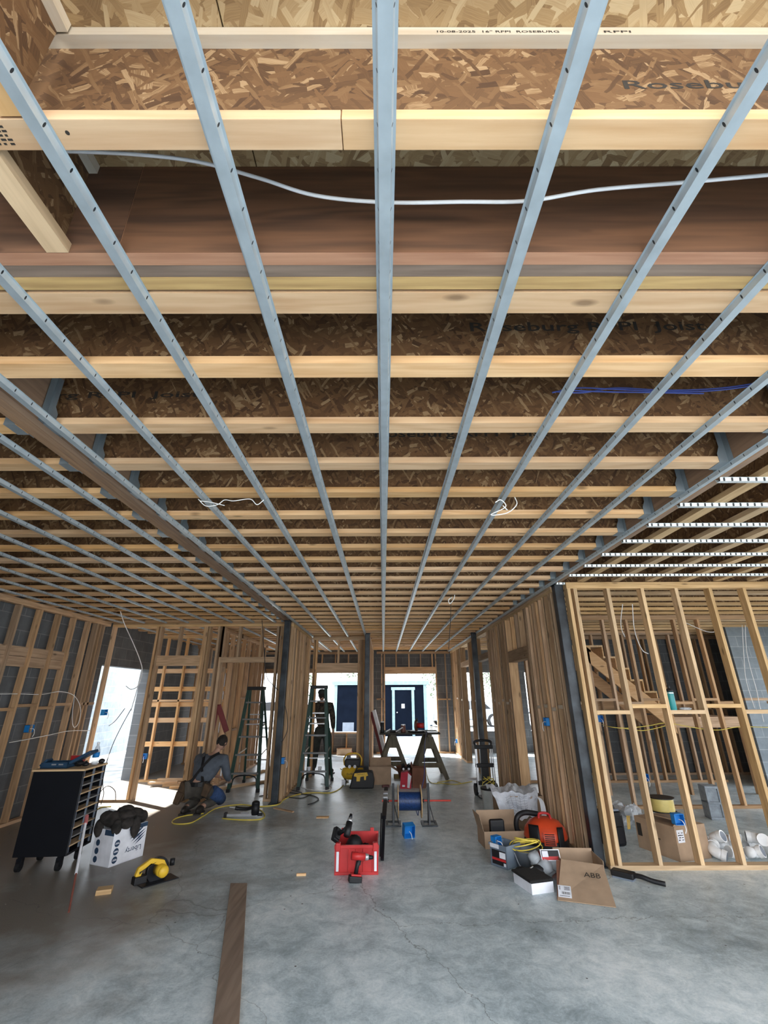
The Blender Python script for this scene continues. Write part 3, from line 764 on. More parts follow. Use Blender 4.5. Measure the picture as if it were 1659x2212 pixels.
wire('extension_cord', fpts([(920, 1660), (922, 1672), (930, 1690), (955, 1692), (985, 1694), (1020, 1688)]), .007, CBLY, 'yellowish cord on the floor right of the sawhorses', extra=[fpts([(945, 1690), (975, 1686), (995, 1691)])])
wire('extension_cord', fpts([(205, 1738), (200, 1752), (196, 1762), (215, 1745), (240, 1742)]), .008, CBLY, 'pale cord on the floor between the cabinet and the plate')


# ================================================================== people
def skin(name, J_, edges, mat, parent, root, sub=1):
    names = list(J_); me = bpy.data.meshes.new(name); me.from_pydata([J_[n][:3] for n in names], [(names.index(a), names.index(b)) for a, b in edges], [])
    o = bpy.data.objects.new(name, me); COL.objects.link(o); o.parent = parent
    o.modifiers.new('skin', 'SKIN')
    for i, n in enumerate(names):
        r = J_[n][3]; sv = me.skin_vertices[0].data[i]; sv.radius = (r, r) if not isinstance(r, tuple) else r; sv.use_root = (n == root)
    m = o.modifiers.new('sub', 'SUBSURF'); m.levels = sub; m.render_levels = sub
    me.materials.append(mat)
    for p in me.polygons: p.use_smooth = True
    dg = bpy.context.evaluated_depsgraph_get(); m2 = bpy.data.meshes.new_from_object(o.evaluated_get(dg)); m2.name = name
    o.modifiers.clear(); o.data = m2
    if not m2.materials: m2.materials.append(mat)
    for p in m2.polygons: p.use_smooth = True
    return o


def hand(J_, E_, side, wrist, fdir, across, s=1.0, curl=(0, 0, -1)):
    """palm and five fingers rooted in the palm"""
    wv = Vector(wrist); f = Vector(fdir).normalized(); a = Vector(across).normalized(); cu = Vector(curl)
    J_[side + 'palm'] = (*(wv + f * .05 * s), .030 * s); E_.append((side + 'wrist', side + 'palm'))
    for k, (off, L) in enumerate(((-.032, .062), (-.011, .072), (.011, .068), (.031, .054))):
        p0 = wv + f * .085 * s + a * off * s; n0 = side + f'f{k}a'
        J_[n0] = (*p0, .0115 * s); E_.append((side + 'palm', n0))
        p1 = p0 + f * L * .55 * s + cu * .008; p2 = p1 + (f * .6 + cu * .8).normalized() * L * .5 * s
        J_[side + f'f{k}b'] = (*p1, .0095 * s); J_[side + f'f{k}c'] = (*p2, .0078 * s)
        E_ += [(n0, side + f'f{k}b'), (side + f'f{k}b', side + f'f{k}c')]
    t0 = wv + f * .045 * s - a * .042 * s; t1 = t0 + (f * .8 - a * .35).normalized() * .035 * s
    J_[side + 'ta'] = (*t0, .013 * s); J_[side + 'tb'] = (*t1, .0098 * s); E_ += [(side + 'palm', side + 'ta'), (side + 'ta', side + 'tb')]


def head(t, c, r, hairm, M=None, cap=None, skinm=SKIN, ratio=1.25):
    """head mesh with nose, ears, brow and chin; hair as child"""
    c = Vector(c); M = M or Matrix.Identity(4)
    b = B().ell((0, 0, 0), (r * .82, r, r * ratio), 20, 14)
    for i, v in enumerate(b.v):
        x, y, z = v
        if y > .2 * r:        # face looks along +Y of the head frame
            if z < -.35 * r: x *= .8; y *= .97
            if abs(z - .18 * r) < .12 * r and abs(abs(x) - .33 * r) < .18 * r: y -= .07 * r
        b.v[i] = (x, y, z)
    b.ell((0, r * 1.0, -.02 * r), (.10 * r, .18 * r, .24 * r), 8, 6)
    for s in (-1, 1):
        b.ell((s * r * .84, 0, .02 * r), (.08 * r, .2 * r, .3 * r), 8, 6)
    b.ell((0, r * .9, -.5 * r), (.26 * r, .08 * r, .06 * r), 8, 5)
    b.v = [tuple((M.to_3x3() @ Vector(v)) + c) for v in b.v]
    h = b.build('face_and_ears', skinm, t, smooth=True)
    e = B()
    for s in (-1, 1): e.ell((s * .33 * r, .88 * r, .18 * r), (.11 * r, .06 * r, .07 * r), 8, 6)
    e.v = [tuple((M.to_3x3() @ Vector(v)) + c) for v in e.v]; e.build('eyes', BLK, t, smooth=True)
    q = B().ell((0, -.12 * r, .18 * r), (r * .92, r * 1.0, r * ratio * .95), 20, 14, .03)
    q.v = [tuple((M.to_3x3() @ Vector(v)) + c) for v in q.v if True]; q.build('hair', hairm, t, smooth=True)
    if cap:
        k = B().lathe([(r * 1.03, .35 * r), (r * 1.05, .7 * r), (r * .95, 1.1 * r), (r * .6, 1.4 * r), (.02, 1.48 * r)], (0, -.05 * r, 0), 20)
        k.prism([(-.6 * r, .8 * r), (.6 * r, .8 * r), (.5 * r, 1.7 * r), (-.5 * r, 1.7 * r)], .38 * r, .46 * r, 'z')
        k.v = [tuple((M.to_3x3() @ Vector(v)) + c) for v in k.v]; k.build('cap', cap, t, smooth=True)


SHIRT = plain('grey_cotton', (.085, .10, .125), .9, 0, .15, 14); JEAN = plain('blue_denim', (.03, .065, .16), .9, 0, .2, 20)
TAUPE = plain('taupe_workwear', (.08, .07, .058), .9, 0, .25, 10); BOOT = plain('dark_boot_leather', (.03, .024, .02), .6, 0, .2, 10)
DRK = plain('dark_workwear', (.03, .034, .03), .9, 0, .3, 10); CAMO = plain('dark_camouflage_cloth', (.05, .04, .03), .9, 0, .9, 22); HAIR = plain('dark_hair', (.02, .014, .01), .8, 0, .3, 40)
LEA = plain('worn_tool_leather', (.085, .05, .026), .8, 0, .3, 9)

# kneeling worker, seen from behind, both knees down, leaning towards the floor plate
ko = (-2.72, 7.72, 0); kt = thing('person', 'person kneeling with their back to the camera, grey shirt, black braces and tool belt', 'person', ko)
def k_(x, y, z, r): return (x - ko[0], y - ko[1], z, r)
# body: arms, neck and hands in one skin
Jk = {'pelvis': k_(-2.76, 7.74, .34, .085), 'spine': k_(-2.74, 7.84, .50, .09), 'chest': k_(-2.68, 7.93, .64, .09), 'neck': k_(-2.62, 7.99, .76, .05), 'headb': k_(-2.60, 8.02, .83, .055),
      'Lsh': k_(-2.86, 7.97, .67, .05), 'Lel': k_(-2.90, 8.16, .48, .04), 'Lwrist': k_(-2.70, 8.32, .38, .027),
      'Rsh': k_(-2.48, 7.93, .66, .05), 'Rel': k_(-2.42, 7.99, .42, .04), 'Rwrist': k_(-2.44, 8.22, .34, .027),
      'Lhip': k_(-2.85, 7.74, .30, .075), 'Lkn': k_(-2.88, 8.08, .075, .058), 'Lan': k_(-2.87, 7.68, .075, .04), 'Lto': k_(-2.87, 7.60, .035, .034),
      'Rhip': k_(-2.66, 7.76, .30, .075), 'Rkn': k_(-2.56, 8.10, .075, .058), 'Ran': k_(-2.66, 7.72, .075, .04), 'Rto': k_(-2.67, 7.64, .035, .034)}
Ek = [('pelvis', 'spine'), ('spine', 'chest'), ('chest', 'neck'), ('neck', 'headb'), ('chest', 'Lsh'), ('Lsh', 'Lel'), ('Lel', 'Lwrist'), ('chest', 'Rsh'), ('Rsh', 'Rel'), ('Rel', 'Rwrist'),
      ('pelvis', 'Lhip'), ('Lhip', 'Lkn'), ('Lkn', 'Lan'), ('Lan', 'Lto'), ('pelvis', 'Rhip'), ('Rhip', 'Rkn'), ('Rkn', 'Ran'), ('Ran', 'Rto')]
Jb = dict(Jk); Eb = list(Ek)
hand(Jb, Eb, 'L', Jk['Lwrist'][:3], (.6, .7, -.3), (.6, -.6, 0)); hand(Jb, Eb, 'R', Jk['Rwrist'][:3], (-.3, .9, -.3), (.9, .3, 0))
skin('body', Jb, Eb, SKIN, kt, 'pelvis')
def scaled(Jd, keys, k, add=0): return {n: (*Jd[n][:3], Jd[n][3] * k + add) for n in keys}
Sh = scaled(Jk, ['pelvis', 'spine', 'chest', 'Lsh', 'Lel', 'Lwrist', 'Rsh', 'Rel', 'Rwrist'], 1.25, .012)
Sh['spine'] = k_(-2.73, 7.83, .48, (.18, .135)); Sh['chest'] = k_(-2.68, 7.93, .63, (.19, .13)); Sh['pelvis'] = k_(-2.76, 7.745, .345, (.16, .13)); Sh['Lwrist'] = k_(-2.74, 8.29, .39, .038); Sh['Rwrist'] = k_(-2.44, 8.19, .345, .038)
Sh['Lsh'] = k_(-2.87, 7.96, .66, .088); Sh['Rsh'] = k_(-2.47, 7.93, .66, .088)
skin('shirt', Sh, [e for e in Ek if e[0] in Sh and e[1] in Sh], SHIRT, kt, 'pelvis')
Tr = scaled(Jk, ['pelvis', 'Lhip', 'Lkn', 'Lan'], 1.2, .012); Tr['pelvis'] = k_(-2.77, 7.74, .31, (.14, .11)); Tr['Rhip'] = k_(-2.66, 7.76, .29, .10); Tr['Rm'] = k_(-2.62, 7.90, .20, .085)
Tr['Rkn'] = k_(-2.56, 8.10, .085, .08); Tr['Ran'] = k_(-2.66, 7.74, .08, .058)
skin('trousers', Tr, [('pelvis', 'Lhip'), ('Lhip', 'Lkn'), ('Lkn', 'Lan'), ('pelvis', 'Rhip'), ('Rhip', 'Rm'), ('Rm', 'Rkn'), ('Rkn', 'Ran')], TAUPE, kt, 'pelvis')
o = B().tube([Vector(k_(-2.57, 7.86, .24, 0)[:3]), Vector(k_(-2.53, 7.98, .17, 0)[:3]), Vector(k_(-2.50, 8.09, .09, 0)[:3])], [.085, .095, .08], 12).build('knee_cloth', JEAN, kt, smooth=True); o['label'] = 'blue denim knee'
for s in (-1, 1):
    B().ell(k_(-2.765 + s * .105, 7.655, .05, 0)[:3], (.05, .125, .05), 12, 8).box(*[a for a in (-2.765 + s * .105 - .045 - ko[0], -2.765 + s * .105 + .045 - ko[0])], -.19, .04, .0, .018).build('boot', BOOT, kt, smooth=False)
head(kt, k_(-2.575, 8.04, .875, 0)[:3], .088, HAIR, (Matrix.Rotation(R(-25), 4, 'Z') @ Matrix.Rotation(R(-30), 4, 'X')))
st_ = B()
for s in (-1, 1):
    p = [Vector(k_(-2.68 + s * .12, 7.93, .745, 0)[:3]), Vector(k_(-2.70 + s * .06, 7.83, .70, 0)[:3]), Vector(k_(-2.74 - s * .01, 7.735, .55, 0)[:3]), Vector(k_(-2.76 - s * .09, 7.665, .39, 0)[:3])]
    for a, c_ in zip(p, p[1:]): st_.bar(a, c_, .038, .012, up=(0, -1, .3))
st_.build('braces', BLK, kt)
bt = B()
for i in range(24):
    a0, a1 = 2 * math.pi * i / 24, 2 * math.pi * (i + 1) / 24
    f = lambda a, z: Vector(k_(-2.76 + .165 * math.cos(a), 7.75 + .135 * math.sin(a), z, 0)[:3])
    bt.bar(f(a0, .365), f(a1, .365), .012, .055, up=(0, 0, 1))
tb = bt.build('tool_belt', BLK, kt)
for (x, y, z, sx_, sy_, sz_) in ((-2.95, 7.70, .27, .07, .08, .12), (-2.98, 7.62, .20, .05, .04, .08), (-2.60, 7.66, .29, .055, .045, .08)):
    q = B().prism([(-sx_, sz_), (sx_, sz_), (sx_ * .8, -sz_), (-sx_ * .8, -sz_)], -sy_, sy_, 'y', Matrix.Translation(k_(x, y, z, 0)[:3]) @ Matrix.Rotation(R(18), 4, 'Y')); q.build('tool_pouch', LEA, kt, bevel=.012)
B().ell(k_(-2.78, 7.675, .36, 0)[:3], (.05, .012, .02), 10, 6).build('belt_badge', GRYP, kt, smooth=True)

# standing worker behind the second ladder
mo = (-1.36, 11.02, 0); mt = thing('person', 'person standing in dark clothes and cap behind the second stepladder, one arm raised', 'person', mo)
def m_(x, y, z, r): return (x, y, z, r)
Jm = {'pelvis': m_(.02, 0, .86, .10), 'spine': m_(.01, 0, 1.08, .095), 'chest': m_(0, 0, 1.26, .10), 'neck': m_(-.02, .01, 1.42, .052), 'headb': m_(-.03, .02, 1.50, .055),
      'Lsh': m_(-.18, 0, 1.34, .055), 'Lel': m_(-.34, -.08, 1.30, .043), 'Lwrist': m_(-.36, -.30, 1.42, .028),
      'Rsh': m_(.18, .0, 1.34, .055), 'Rel': m_(.24, .0, 1.05, .043), 'Rwrist': m_(.25, .05, .82, .028),
      'Lhip': m_(-.09, 0, .80, .085), 'Lkn': m_(-.13, .02, .45, .06), 'Lan': m_(-.15, 0, .09, .042), 'Lto': m_(-.17, .16, .035, .035),
      'Rhip': m_(.12, 0, .80, .085), 'Rkn': m_(.15, .02, .46, .06), 'Ran': m_(.17, 0, .09, .042), 'Rto': m_(.23, .15, .035, .035)}
Jn = dict(Jm); En = list(Ek)
hand(Jn, En, 'L', Jm['Lwrist'][:3], (0, -.4, .9), (1, 0, 0), curl=(0, -1, 0)); hand(Jn, En, 'R', Jm['Rwrist'][:3], (.05, .1, -1), (0, 1, 0), curl=(-.5, 0, -.6))
skin('body', Jn, En, SKIN, mt, 'pelvis')
Sm = scaled(Jm, ['Lel', 'Rel', 'Lwrist', 'Rwrist'], 1.2, .012); Sm['pelvis'] = m_(.02, 0, .88, (.19, .145)); Sm['spine'] = m_(.01, 0, 1.08, (.19, .14)); Sm['chest'] = m_(0, 0, 1.27, (.195, .14))
Sm['Lsh'] = m_(-.19, 0, 1.35, .09); Sm['Rsh'] = m_(.19, 0, 1.35, .09); Sm['Lwrist'] = m_(-.355, -.27, 1.40, .042); Sm['Rwrist'] = m_(.25, .045, .86, .042); Sm['neck'] = m_(-.01, 0, 1.40, .07)
skin('jacket', Sm, [e for e in Ek if e[0] in Sm and e[1] in Sm], CAMO, mt, 'pelvis')
Tm = scaled(Jm, ['Lkn', 'Lan', 'Rkn', 'Ran'], 1.25, .018); Tm['waist'] = m_(.02, 0, .98, (.155, .12)); Tm['pelvis'] = m_(.02, 0, .86, (.165, .13)); Tm['Lhip'] = m_(-.08, 0, .78, .105); Tm['Rhip'] = m_(.12, 0, .78, .105)
skin('trousers', Tm, [('waist', 'pelvis'), ('pelvis', 'Lhip'), ('Lhip', 'Lkn'), ('Lkn', 'Lan'), ('pelvis', 'Rhip'), ('Rhip', 'Rkn'), ('Rkn', 'Ran')], DRK, mt, 'pelvis')
for x, a in ((-.16, 8), (.20, -18)):
    B().ell((0, .05, .055), (.052, .15, .055), 12, 8).box(-.05, .05, -.1, .2, 0, .02)
    q = B().ell((0, .05, .055), (.052, .145, .055), 12, 8).box(-.048, .048, -.09, .19, 0, .02).tube([(0, -.01, .04), (0, -.01, .17)], [.052, .058], 12)
    q.v = [tuple(Matrix.Translation((x, 0, 0)) @ Matrix.Rotation(R(a), 4, 'Z') @ Vector(v)) for v in q.v]; q.build('boot', BOOT, mt, smooth=True)
head(mt, (-.035, .03, 1.57), .09, HAIR, Matrix.Rotation(R(35), 4, 'Z'), cap=DRK)


# ================================================================== props, left side
# rolling cabinet
cb = thing('rolling_tool_cabinet', 'tall black rolling cabinet with pale slatted side, by the left stud wall', 'tool cabinet', (-3.60, 5.30, 0), R(4))
B().box(0, .50, 0, .02, .13, .86).build('front_panel', BLKM, cb, bevel=.004)
B().box(0, .015, .02, .46, .13, .86).box(.0, .50, .445, .46, .13, .86).build('side_panel', BLKM, cb)
B().box(-.01, .51, -.01, .47, .861, .878).build('plywood_top', Wl[0], cb)
B().box(0, .50, .02, .445, .13, .15).build('bottom_shelf', BLKM, cb)
b = B()
for y in (.03, .23, .43): b.box(.482, .497, y - .008, y + .008, .151, .86)
b.build('rack_upright', GRYP, cb)
for i in range(9):
    B().box(.40, .50, .02, .44, .20 + i * .074, .211 + i * .074).build('rack_shelf', ALU if i % 2 else Wl[1], cb)
for x in (.05, .42):
    for y in (.06, .40):
        o = B().box(-.018, .018, -.02, .02, .075, .13).box(-.024, -.018, -.025, .025, .04, .11).box(.018, .024, -.025, .025, .04, .11); o.v = [(p[0] + x, p[1] + y, p[2]) for p in o.v]
        o = o.build('caster', BLKM, cb); B().cyl((x - .016, y, .045), (x + .016, y, .045), .045, n=18).build('wheel', BLK, o)
Mc = Matrix.Translation((-3.60, 5.30, 0)) @ Matrix.Rotation(R(4), 4, 'Z')
def onc(x, y, z=.879): return tuple(Mc @ Vector((x, y, z)))
t = thing('tool_case', 'open dark blue plastic tool case on top of the black cabinet', 'tool case', onc(.02, .06), R(4))
NAV = plain('navy_plastic', (.02, .06, .12), .45)
b = B().box(0, .27, 0, .18, 0, .012); 
for x0, x1, y0, y1 in ((0, .27, 0, .01), (0, .27, .17, .18), (0, .01, 0, .18), (.26, .27, 0, .18)): b.box(x0, x1, y0, y1, 0, .055)
b.build('tray', NAV, t); B().bar((.275, .09, .045), (.47, .09, .15), .17, .03, up=(0, 0, 1)).build('lid', NAV, t, bevel=.006)
B().bar((-.03, .09, .02), (.03, .09, .075), .10, .02).build('front_flap', NAV, t)
for x in (.11, .18): B().box(x, x + .045, -.004, .0, .03, .042).build('latch', ALU, t)
t = thing('small_box', 'small red box standing on the black cabinet behind the blue case', 'box', onc(.15, .36), R(10))
B().box(0, .13, 0, .05, 0, .085).build('carton', RED, t); B().box(.004, .09, -.002, 0, .01, .03).build('front_label', PAPER, t)
t = thing('water_bottle', 'clear plastic bottle standing at the right end of the black cabinet', 'bottle', onc(.43, .33))
B().lathe([(.03, 0), (.033, .01), (.031, .05), (.033, .09), (.031, .14), (.02, .175), (.012, .185), (.012, .2)], n=20).build('bottle', CLR, t, smooth=True)
B().cyl((0, 0, .2), (0, 0, .218), .0145, n=16).build('cap', WHT, t); B().lathe([(.0337, .07), (.0337, .12)], n=20).build('paper_band', BLU, t, smooth=True)
tag(B().ell((0, 0, .03), (.05, .04, .03), 12, 8, .12).ell((.06, .02, .02), (.04, .03, .022), 10, 6, .15).tube(arc([(-.05, 0, .02), (-.02, -.05, .05), (.05, -.05, .03), (.08, .01, .05)]), .008, 6).build('work_gloves', BLK, smooth=True, loc=(0, 0, 0)), 'black work gloves heaped on the cabinet beside the bottle', 'gloves').location = onc(.33, .20)
tag(B().ell((0, 0, .025), (.035, .03, .025), 12, 8, .1).build('cable_coil', BLK, smooth=True), 'small black coil at the back right corner of the cabinet top', 'coil').location = onc(.47, .40)
# marking pole
t = thing('marking_pole', 'thin white pole with red ends leaning between the cabinet and the white box', 'pole', (-2.48, 4.47, 0))
d = Vector((-.42, .73, .48)); q = lambda a: d * a
B().cyl(q(.36), q(.92), .011, n=10).build('white_shaft', WHT, t); B().cyl(q(.0) + Vector((0, 0, .006)), q(.36), .008, n=10).build('rusty_tip', plain('rust_red_paint', (.22, .07, .05), .7), t); B().cyl(q(.92), q(1.02), .017, n=10).build('pink_grip', plain('faded_pink_rubber', (.55, .16, .16), .6), t)
# white carton with jacket
LZ = R(66.6)
t = thing('carton', 'white carton printed with dark feathers and upside-down lettering, dark jacket on it', 'cardboard box', (-2.73, 5.46, 0), LZ)
b = B(); w_, d_, h_ = .40, .27, .31
for x0, x1, y0, y1 in ((0, w_, 0, .005), (0, w_, d_ - .005, d_), (0, .005, .005, d_ - .005), (w_ - .005, w_, .005, d_ - .005)): b.box(x0, x1, y0, y1, 0, h_)
b.box(0, w_, 0, d_, 0, .004).box(.006, w_ - .006, .006, d_ - .006, .15, .155).build('box_body', WHT, t)
NV = plain('navy_ink', (.02, .05, .10), .8)
B().box(w_ * .45, w_ + .001, -.0008, 0, h_ - .04, h_ - .002).box(-.0008, 0, 0, d_ * .5, h_ - .05, h_ - .002).build('printed_band', NV, t)
M0 = Matrix.Translation((.36, -.0006, .115)) @ Matrix.Rotation(math.pi, 4, 'Y') @ FACE
text('Liberty', .068, NV, t, M0, 'printed_lettering', 'LEFT')
b = B()
for k in range(3):
    b.lathe([(.030, 0), (.030, .0008)], (0, 0, 0), 20, Matrix.Translation((.055, -.0008, .05 + k * .07)) @ Matrix.Rotation(math.pi / 2, 4, 'X'))
    b.lathe([(.028, 0), (.028, .0008)], (0, 0, 0), 20, Matrix.Translation((-.0004, d_ - .06, .05 + k * .07)) @ Matrix.Rotation(math.pi / 2, 4, 'Y'))
b.build('printed_badge', NV, t)
b = B()
for k in range(3):
    b.box(.032, .078, -.0026, -.0018, .044 + k * .07, .049 + k * .07).box(.036, .074, -.0026, -.0018, .053 + k * .07, .057 + k * .07)
b.build('badge_rings', WHT, t)
b = B()
for k, (x0, z0, x1, z1) in enumerate(((.20, .19, .38, .29), (.22, .165, .385, .255), (.245, .145, .39, .23), (.27, .13, .385, .20))):
    dx, dz = x1 - x0, z1 - z0; b.prism([(x0, z0), (x0 + dx * .5, z0 + dz * .38), (x1, z1), (x0 + dx * .45, z0 + dz * .62)], -.0012, -.0002, 'y')
b.build('printed_feathers', NV, t)
Ml = Matrix.Translation((-2.73, 5.46, 0)) @ Matrix.Rotation(LZ, 4, 'Z')
random.seed(3); b = B()
for x, y, z, a, c_, e in ((.20, .13, .36, .20, .15, .07), (.10, .16, .38, .12, .13, .07), (.30, .12, .38, .12, .12, .065), (.16, .06, .41, .10, .09, .05), (.26, .20, .42, .11, .08, .05), (.05, .2, .40, .08, .08, .06), (.36, .08, .36, .07, .09, .06),
                          (.22, -.03, .30, .055, .035, .10), (.03, .02, .33, .05, .05, .07), (.12, -.02, .35, .08, .035, .05), (.20, .12, .45, .08, .07, .04), (.0, .24, .31, .04, .06, .08)):
    b.ell((x, y, z), (a, c_, e), 14, 10, .10)
o = b.build('jacket', plain('dark_brown_cloth', (.028, .023, .02), .95, 0, .5, 18), smooth=True); o.location = (-2.73, 5.46, 0); o.rotation_euler = (0, 0, LZ); tag(o, 'crumpled dark jacket heaped on top of the white carton', 'jacket')
m = o.modifiers.new('sub', 'SUBSURF'); m.levels = 1; m.render_levels = 1
# circular saw
t = thing('circular_saw', 'yellow and black cordless circular saw lying on the floor in front of the white carton', 'circular saw', (-1.98, 5.24, 0), R(228))
B().box(.0, .33, -.08, .09, .0, .008).build('base_plate', BLKM, t, bevel=.002)
B().cyl((.17, -.035, .085), (.17, .005, .085), .10, n=28).build('blade_guard', BLKM, t, bevel=.004)
B().cyl((.17, -.018, .06), (.17, -.015, .06), .083, n=36).build('blade', ALU, t)
B().cyl((.17, .005, .095), (.17, .115, .095), .048, n=20).ell((.17, .115, .095), (.048, .03, .048), 16, 8).build('motor_housing', YEL, t, smooth=True)
B().prism([(.10, .10), (.14, .165), (.26, .20), (.37, .15), (.39, .09), (.34, .07), (.33, .12), (.26, .16), (.18, .13), (.15, .08)], .01, .05, 'y').build('handle', YEL, t, bevel=.008)
B().prism([(.22, .165), (.36, .118), (.355, .10), (.33, .125), (.24, .155)], .006, .054, 'y').build('rubber_grip', BLK, t)
B().box(.29, .40, .0, .075, .03, .088).build('battery', BLK, t, bevel=.008); B().cyl((.05, .02, .10), (.05, .02, .15), .022, n=14).build('front_knob', BLK, t, smooth=True)
# wood offcuts
def block(u, v, sx_, sy_, sz_, rz, label, m=None, cat='wood offcut', name='wood_offcut'):
    p = hz(u, v); o = B().box(0, sx_, 0, sy_, 0, sz_).build(name, m or Wl[0], bevel=.002); o.location = p; o.rotation_euler = (0, 0, R(rz)); return tag(o, label, cat)
block(205, 1936, .12, .10, .036, 20, 'small pale wood block on the dusty floor in front of the cabinet')
block(683, 1768, .17, .08, .012, 2, 'small pale wood offcut on the floor left of the red toolbox', Wd[0])
block(640, 1893, .09, .02, .02, 3, 'thin splinter of pale wood on the floor left of the cordless drill', Wd[0])
block(742, 1690, .10, .06, .03, 4, 'pale offcut strip near the compressor', Wpale[0])
o = B().grid(lambda a, c_: (a * .11, c_ * .05, .003 + .003 * math.sin(6 * a) * c_), 6, 4).build('paper_scrap', PAPER, solid=.001); o.location = hz(742, 1782); tag(o, 'white paper scrap on the floor above the red toolbox', 'paper scrap')
o = B().grid(lambda a, c_: (a * .05, c_ * .03, .003 + .003 * math.sin(4 * a)), 4, 3).build('paper_scrap', PAPER, solid=.001); o.location = hz(719, 1782); tag(o, 'tiny white paper scrap left of the larger one', 'paper scrap')
o = B().grid(lambda a, c_: (a * .42, c_ * .16, .004 + .004 * math.sin(6 * a)), 6, 4).build('paper_sheet', PAPER, solid=.001); o.location = hz(1010, 1682); o.rotation_euler = (0, 0, R(-50)); tag(o, 'white paper sheet on the floor left of the folded hand truck', 'paper sheet')
# foreground board
p0, p1 = hz(497, 1918), hz(533, 1918); q0, q1 = hz(430, 2330), hz(518, 2330)
DK = wood('weathered_board_y', (.30, .215, .155), (.17, .115, .08), 1, .35, .05, .45)
t = B().prism([(p0.x, p0.y), (p1.x, p1.y), (p1.x + .632, 2.5), (p0.x + .647, 2.5)], .0, .036, 'z').build('lumber_board', DK, bevel=.003, loc=(-1.2, 3.5, 0)); tag(t, 'long weathered board lying on the concrete in the foreground', 'board')
# lumber pile in the left doorway
random.seed(11)
for k, (u, v, L, rz, z) in enumerate(((318, 1694, 1.1, -8, 0), (335, 1690, 1.3, 3, 0), (350, 1700, 1.0, 8, 0), (338, 1692, 1.2, -3, .04), (365, 1704, .55, -2, 0), (320, 1700, .5, 10, .04))):
    p = hz(u, v); o = B().box(0, L, 0, .09, 0, .037).build('lumber_board', Wd[0], bevel=.002); o.location = (p.x, p.y, z); o.rotation_euler = (0, 0, R(rz))
    tag(o, ('long pine board at the back left of the doorway lumber pile', 'longest pine board on the floor behind the left doorway', 'pine board angled at the front of the doorway lumber pile', 'pine board lying on top of the doorway lumber pile', 'short loose pine block in front of the doorway lumber pile', 'short pine piece crossing the left end of the pile')[k], 'board')
o = B().box(0, 1.6, 0, .09, 0, .038).build('lumber_board', Wl[0], bevel=.002); o.location = hz(465, 1709); o.rotation_euler = (0, 0, R(48)); tag(o, 'pale board on the floor running from the kneeling worker to the first stepladder', 'board')
o = B().box(0, .8, 0, .09, 0, .038).build('lumber_board', Wl[0], bevel=.002); o.location = hz(540, 1680); o.rotation_euler = (0, 0, R(80)); tag(o, 'pale board on the floor under the first stepladder', 'board')
o = B().box(0, .42, 0, .04, 0, .015).build('lumber_board', Wt[0]); o.location = hz(590, 1747); o.rotation_euler = (0, 0, R(-38)); tag(o, 'thin dark strip on the floor right of the nail gun', 'wood strip')
# nail gun
t = thing('framing_nailer', 'black and silver framing nailer lying on the floor beside the kneeling worker', 'nail gun', (-2.20, 7.40, 0), R(2))
B().bar((0, 0, .03), (.44, 0, .03), .03, .035).build('magazine', ALU, t, bevel=.004)
B().cyl((.40, .02, .03), (.40, .02, .17), .055, n=18).ell((.40, .02, .17), (.055, .055, .03), 16, 8).build('head', BLK, t, smooth=True)
B().tube(arc([(.36, .06, .11), (.26, .09, .085), (.14, .10, .09), (.10, .09, .10)]), [.022] * 20 + [.024] * 11, 10).build('grip', BLK, t, smooth=True)
B().box(-.02, .02, -.03, .03, .005, .065).build('end_cap', BLK, t, bevel=.006); B().cyl((.10, .09, .10), (.02, .09, .11), .009, n=10).build('air_fitting', ALU, t); B().cyl((.44, .02, .03), (.50, .02, .03), .018, n=10).build('nose', BLKM, t)
B().box(.20, .30, .03, .06, .04, .055).build('nail_strip', ALU, t)


# ------------------------------------------------------------------ stepladders
LST = plain('dull_aluminium_step', (.20, .21, .215), .6, .3)
def stepladder(cx_, y, label, h=1.74, w0=.52, w1=.27, dep=.95, rz=0):
    t = thing('stepladder', label, 'stepladder', (cx_, y, 0), R(rz)); th = .30
    F = lambda s, z: Vector((s * (w0 + (w1 - w0) * z / h) / 2, .45 * z / h * dep * .55, z))
    Rr = lambda s, z: Vector((s * (w0 * .96 + (w1 - w0) * z / h) / 2, dep - (dep - .30) * z / h, z))
    for s in (-1, 1):
        B().bar(F(s, .02), F(s, h), .022, .065, up=(1, 0, 0)).build('front_rail', GRN, t, bevel=.003)
        B().bar(Rr(s, .02), Rr(s, h), .02, .04, up=(1, 0, 0)).build('rear_rail', GRN, t)
        for G in (F, Rr): B().box(-.028, .028, -.04, .04, 0, .05, Matrix.Translation(G(s, 0))).build('foot', BLK, t)
        B().bar(F(s, .55), Rr(s, .62), .012, .02).build('spreader', ALU, t)
    n = 5
    for k in range(1, n + 1):
        z = h * k / (n + .9); a, c_ = F(-1, z), F(1, z)
        st_ = B().box(a.x, c_.x, a.y - .035, a.y + .04, z - .022, z + .004).build('step', LST, t)
    for k in range(1, 4):
        z = h * k / 4.2; a, c_ = Rr(-1, z), Rr(1, z); B().bar(a, c_, .012, .022).build('rear_brace', ALU, t)
    zt = h; a = F(-1, zt)
    B().box(-w1 / 2 - .03, w1 / 2 + .03, a.y - .05, a.y + .13, zt - .05, zt + .012).build('top_cap', BLK, t, bevel=.006)
    # curved brace under the bottom step
    z1 = h / (n + .9)
    B().tube(arc([F(-1, .06) + Vector((.03, .01, 0)), F(-1, z1 * .75) + Vector((.06, .01, 0)), Vector((0, F(1, z1).y, z1 - .04)), F(1, z1 * .75) + Vector((-.06, .01, 0)), F(1, .06) + Vector((-.03, .01, 0))], 6), .011, 6).build('bottom_brace', BLKM, t)
    B().box(-.17, .17, Rr(1, 1.05).y - .2, Rr(1, 1.05).y, 1.05, 1.065).build('bucket_shelf', ALU, t)
    return t


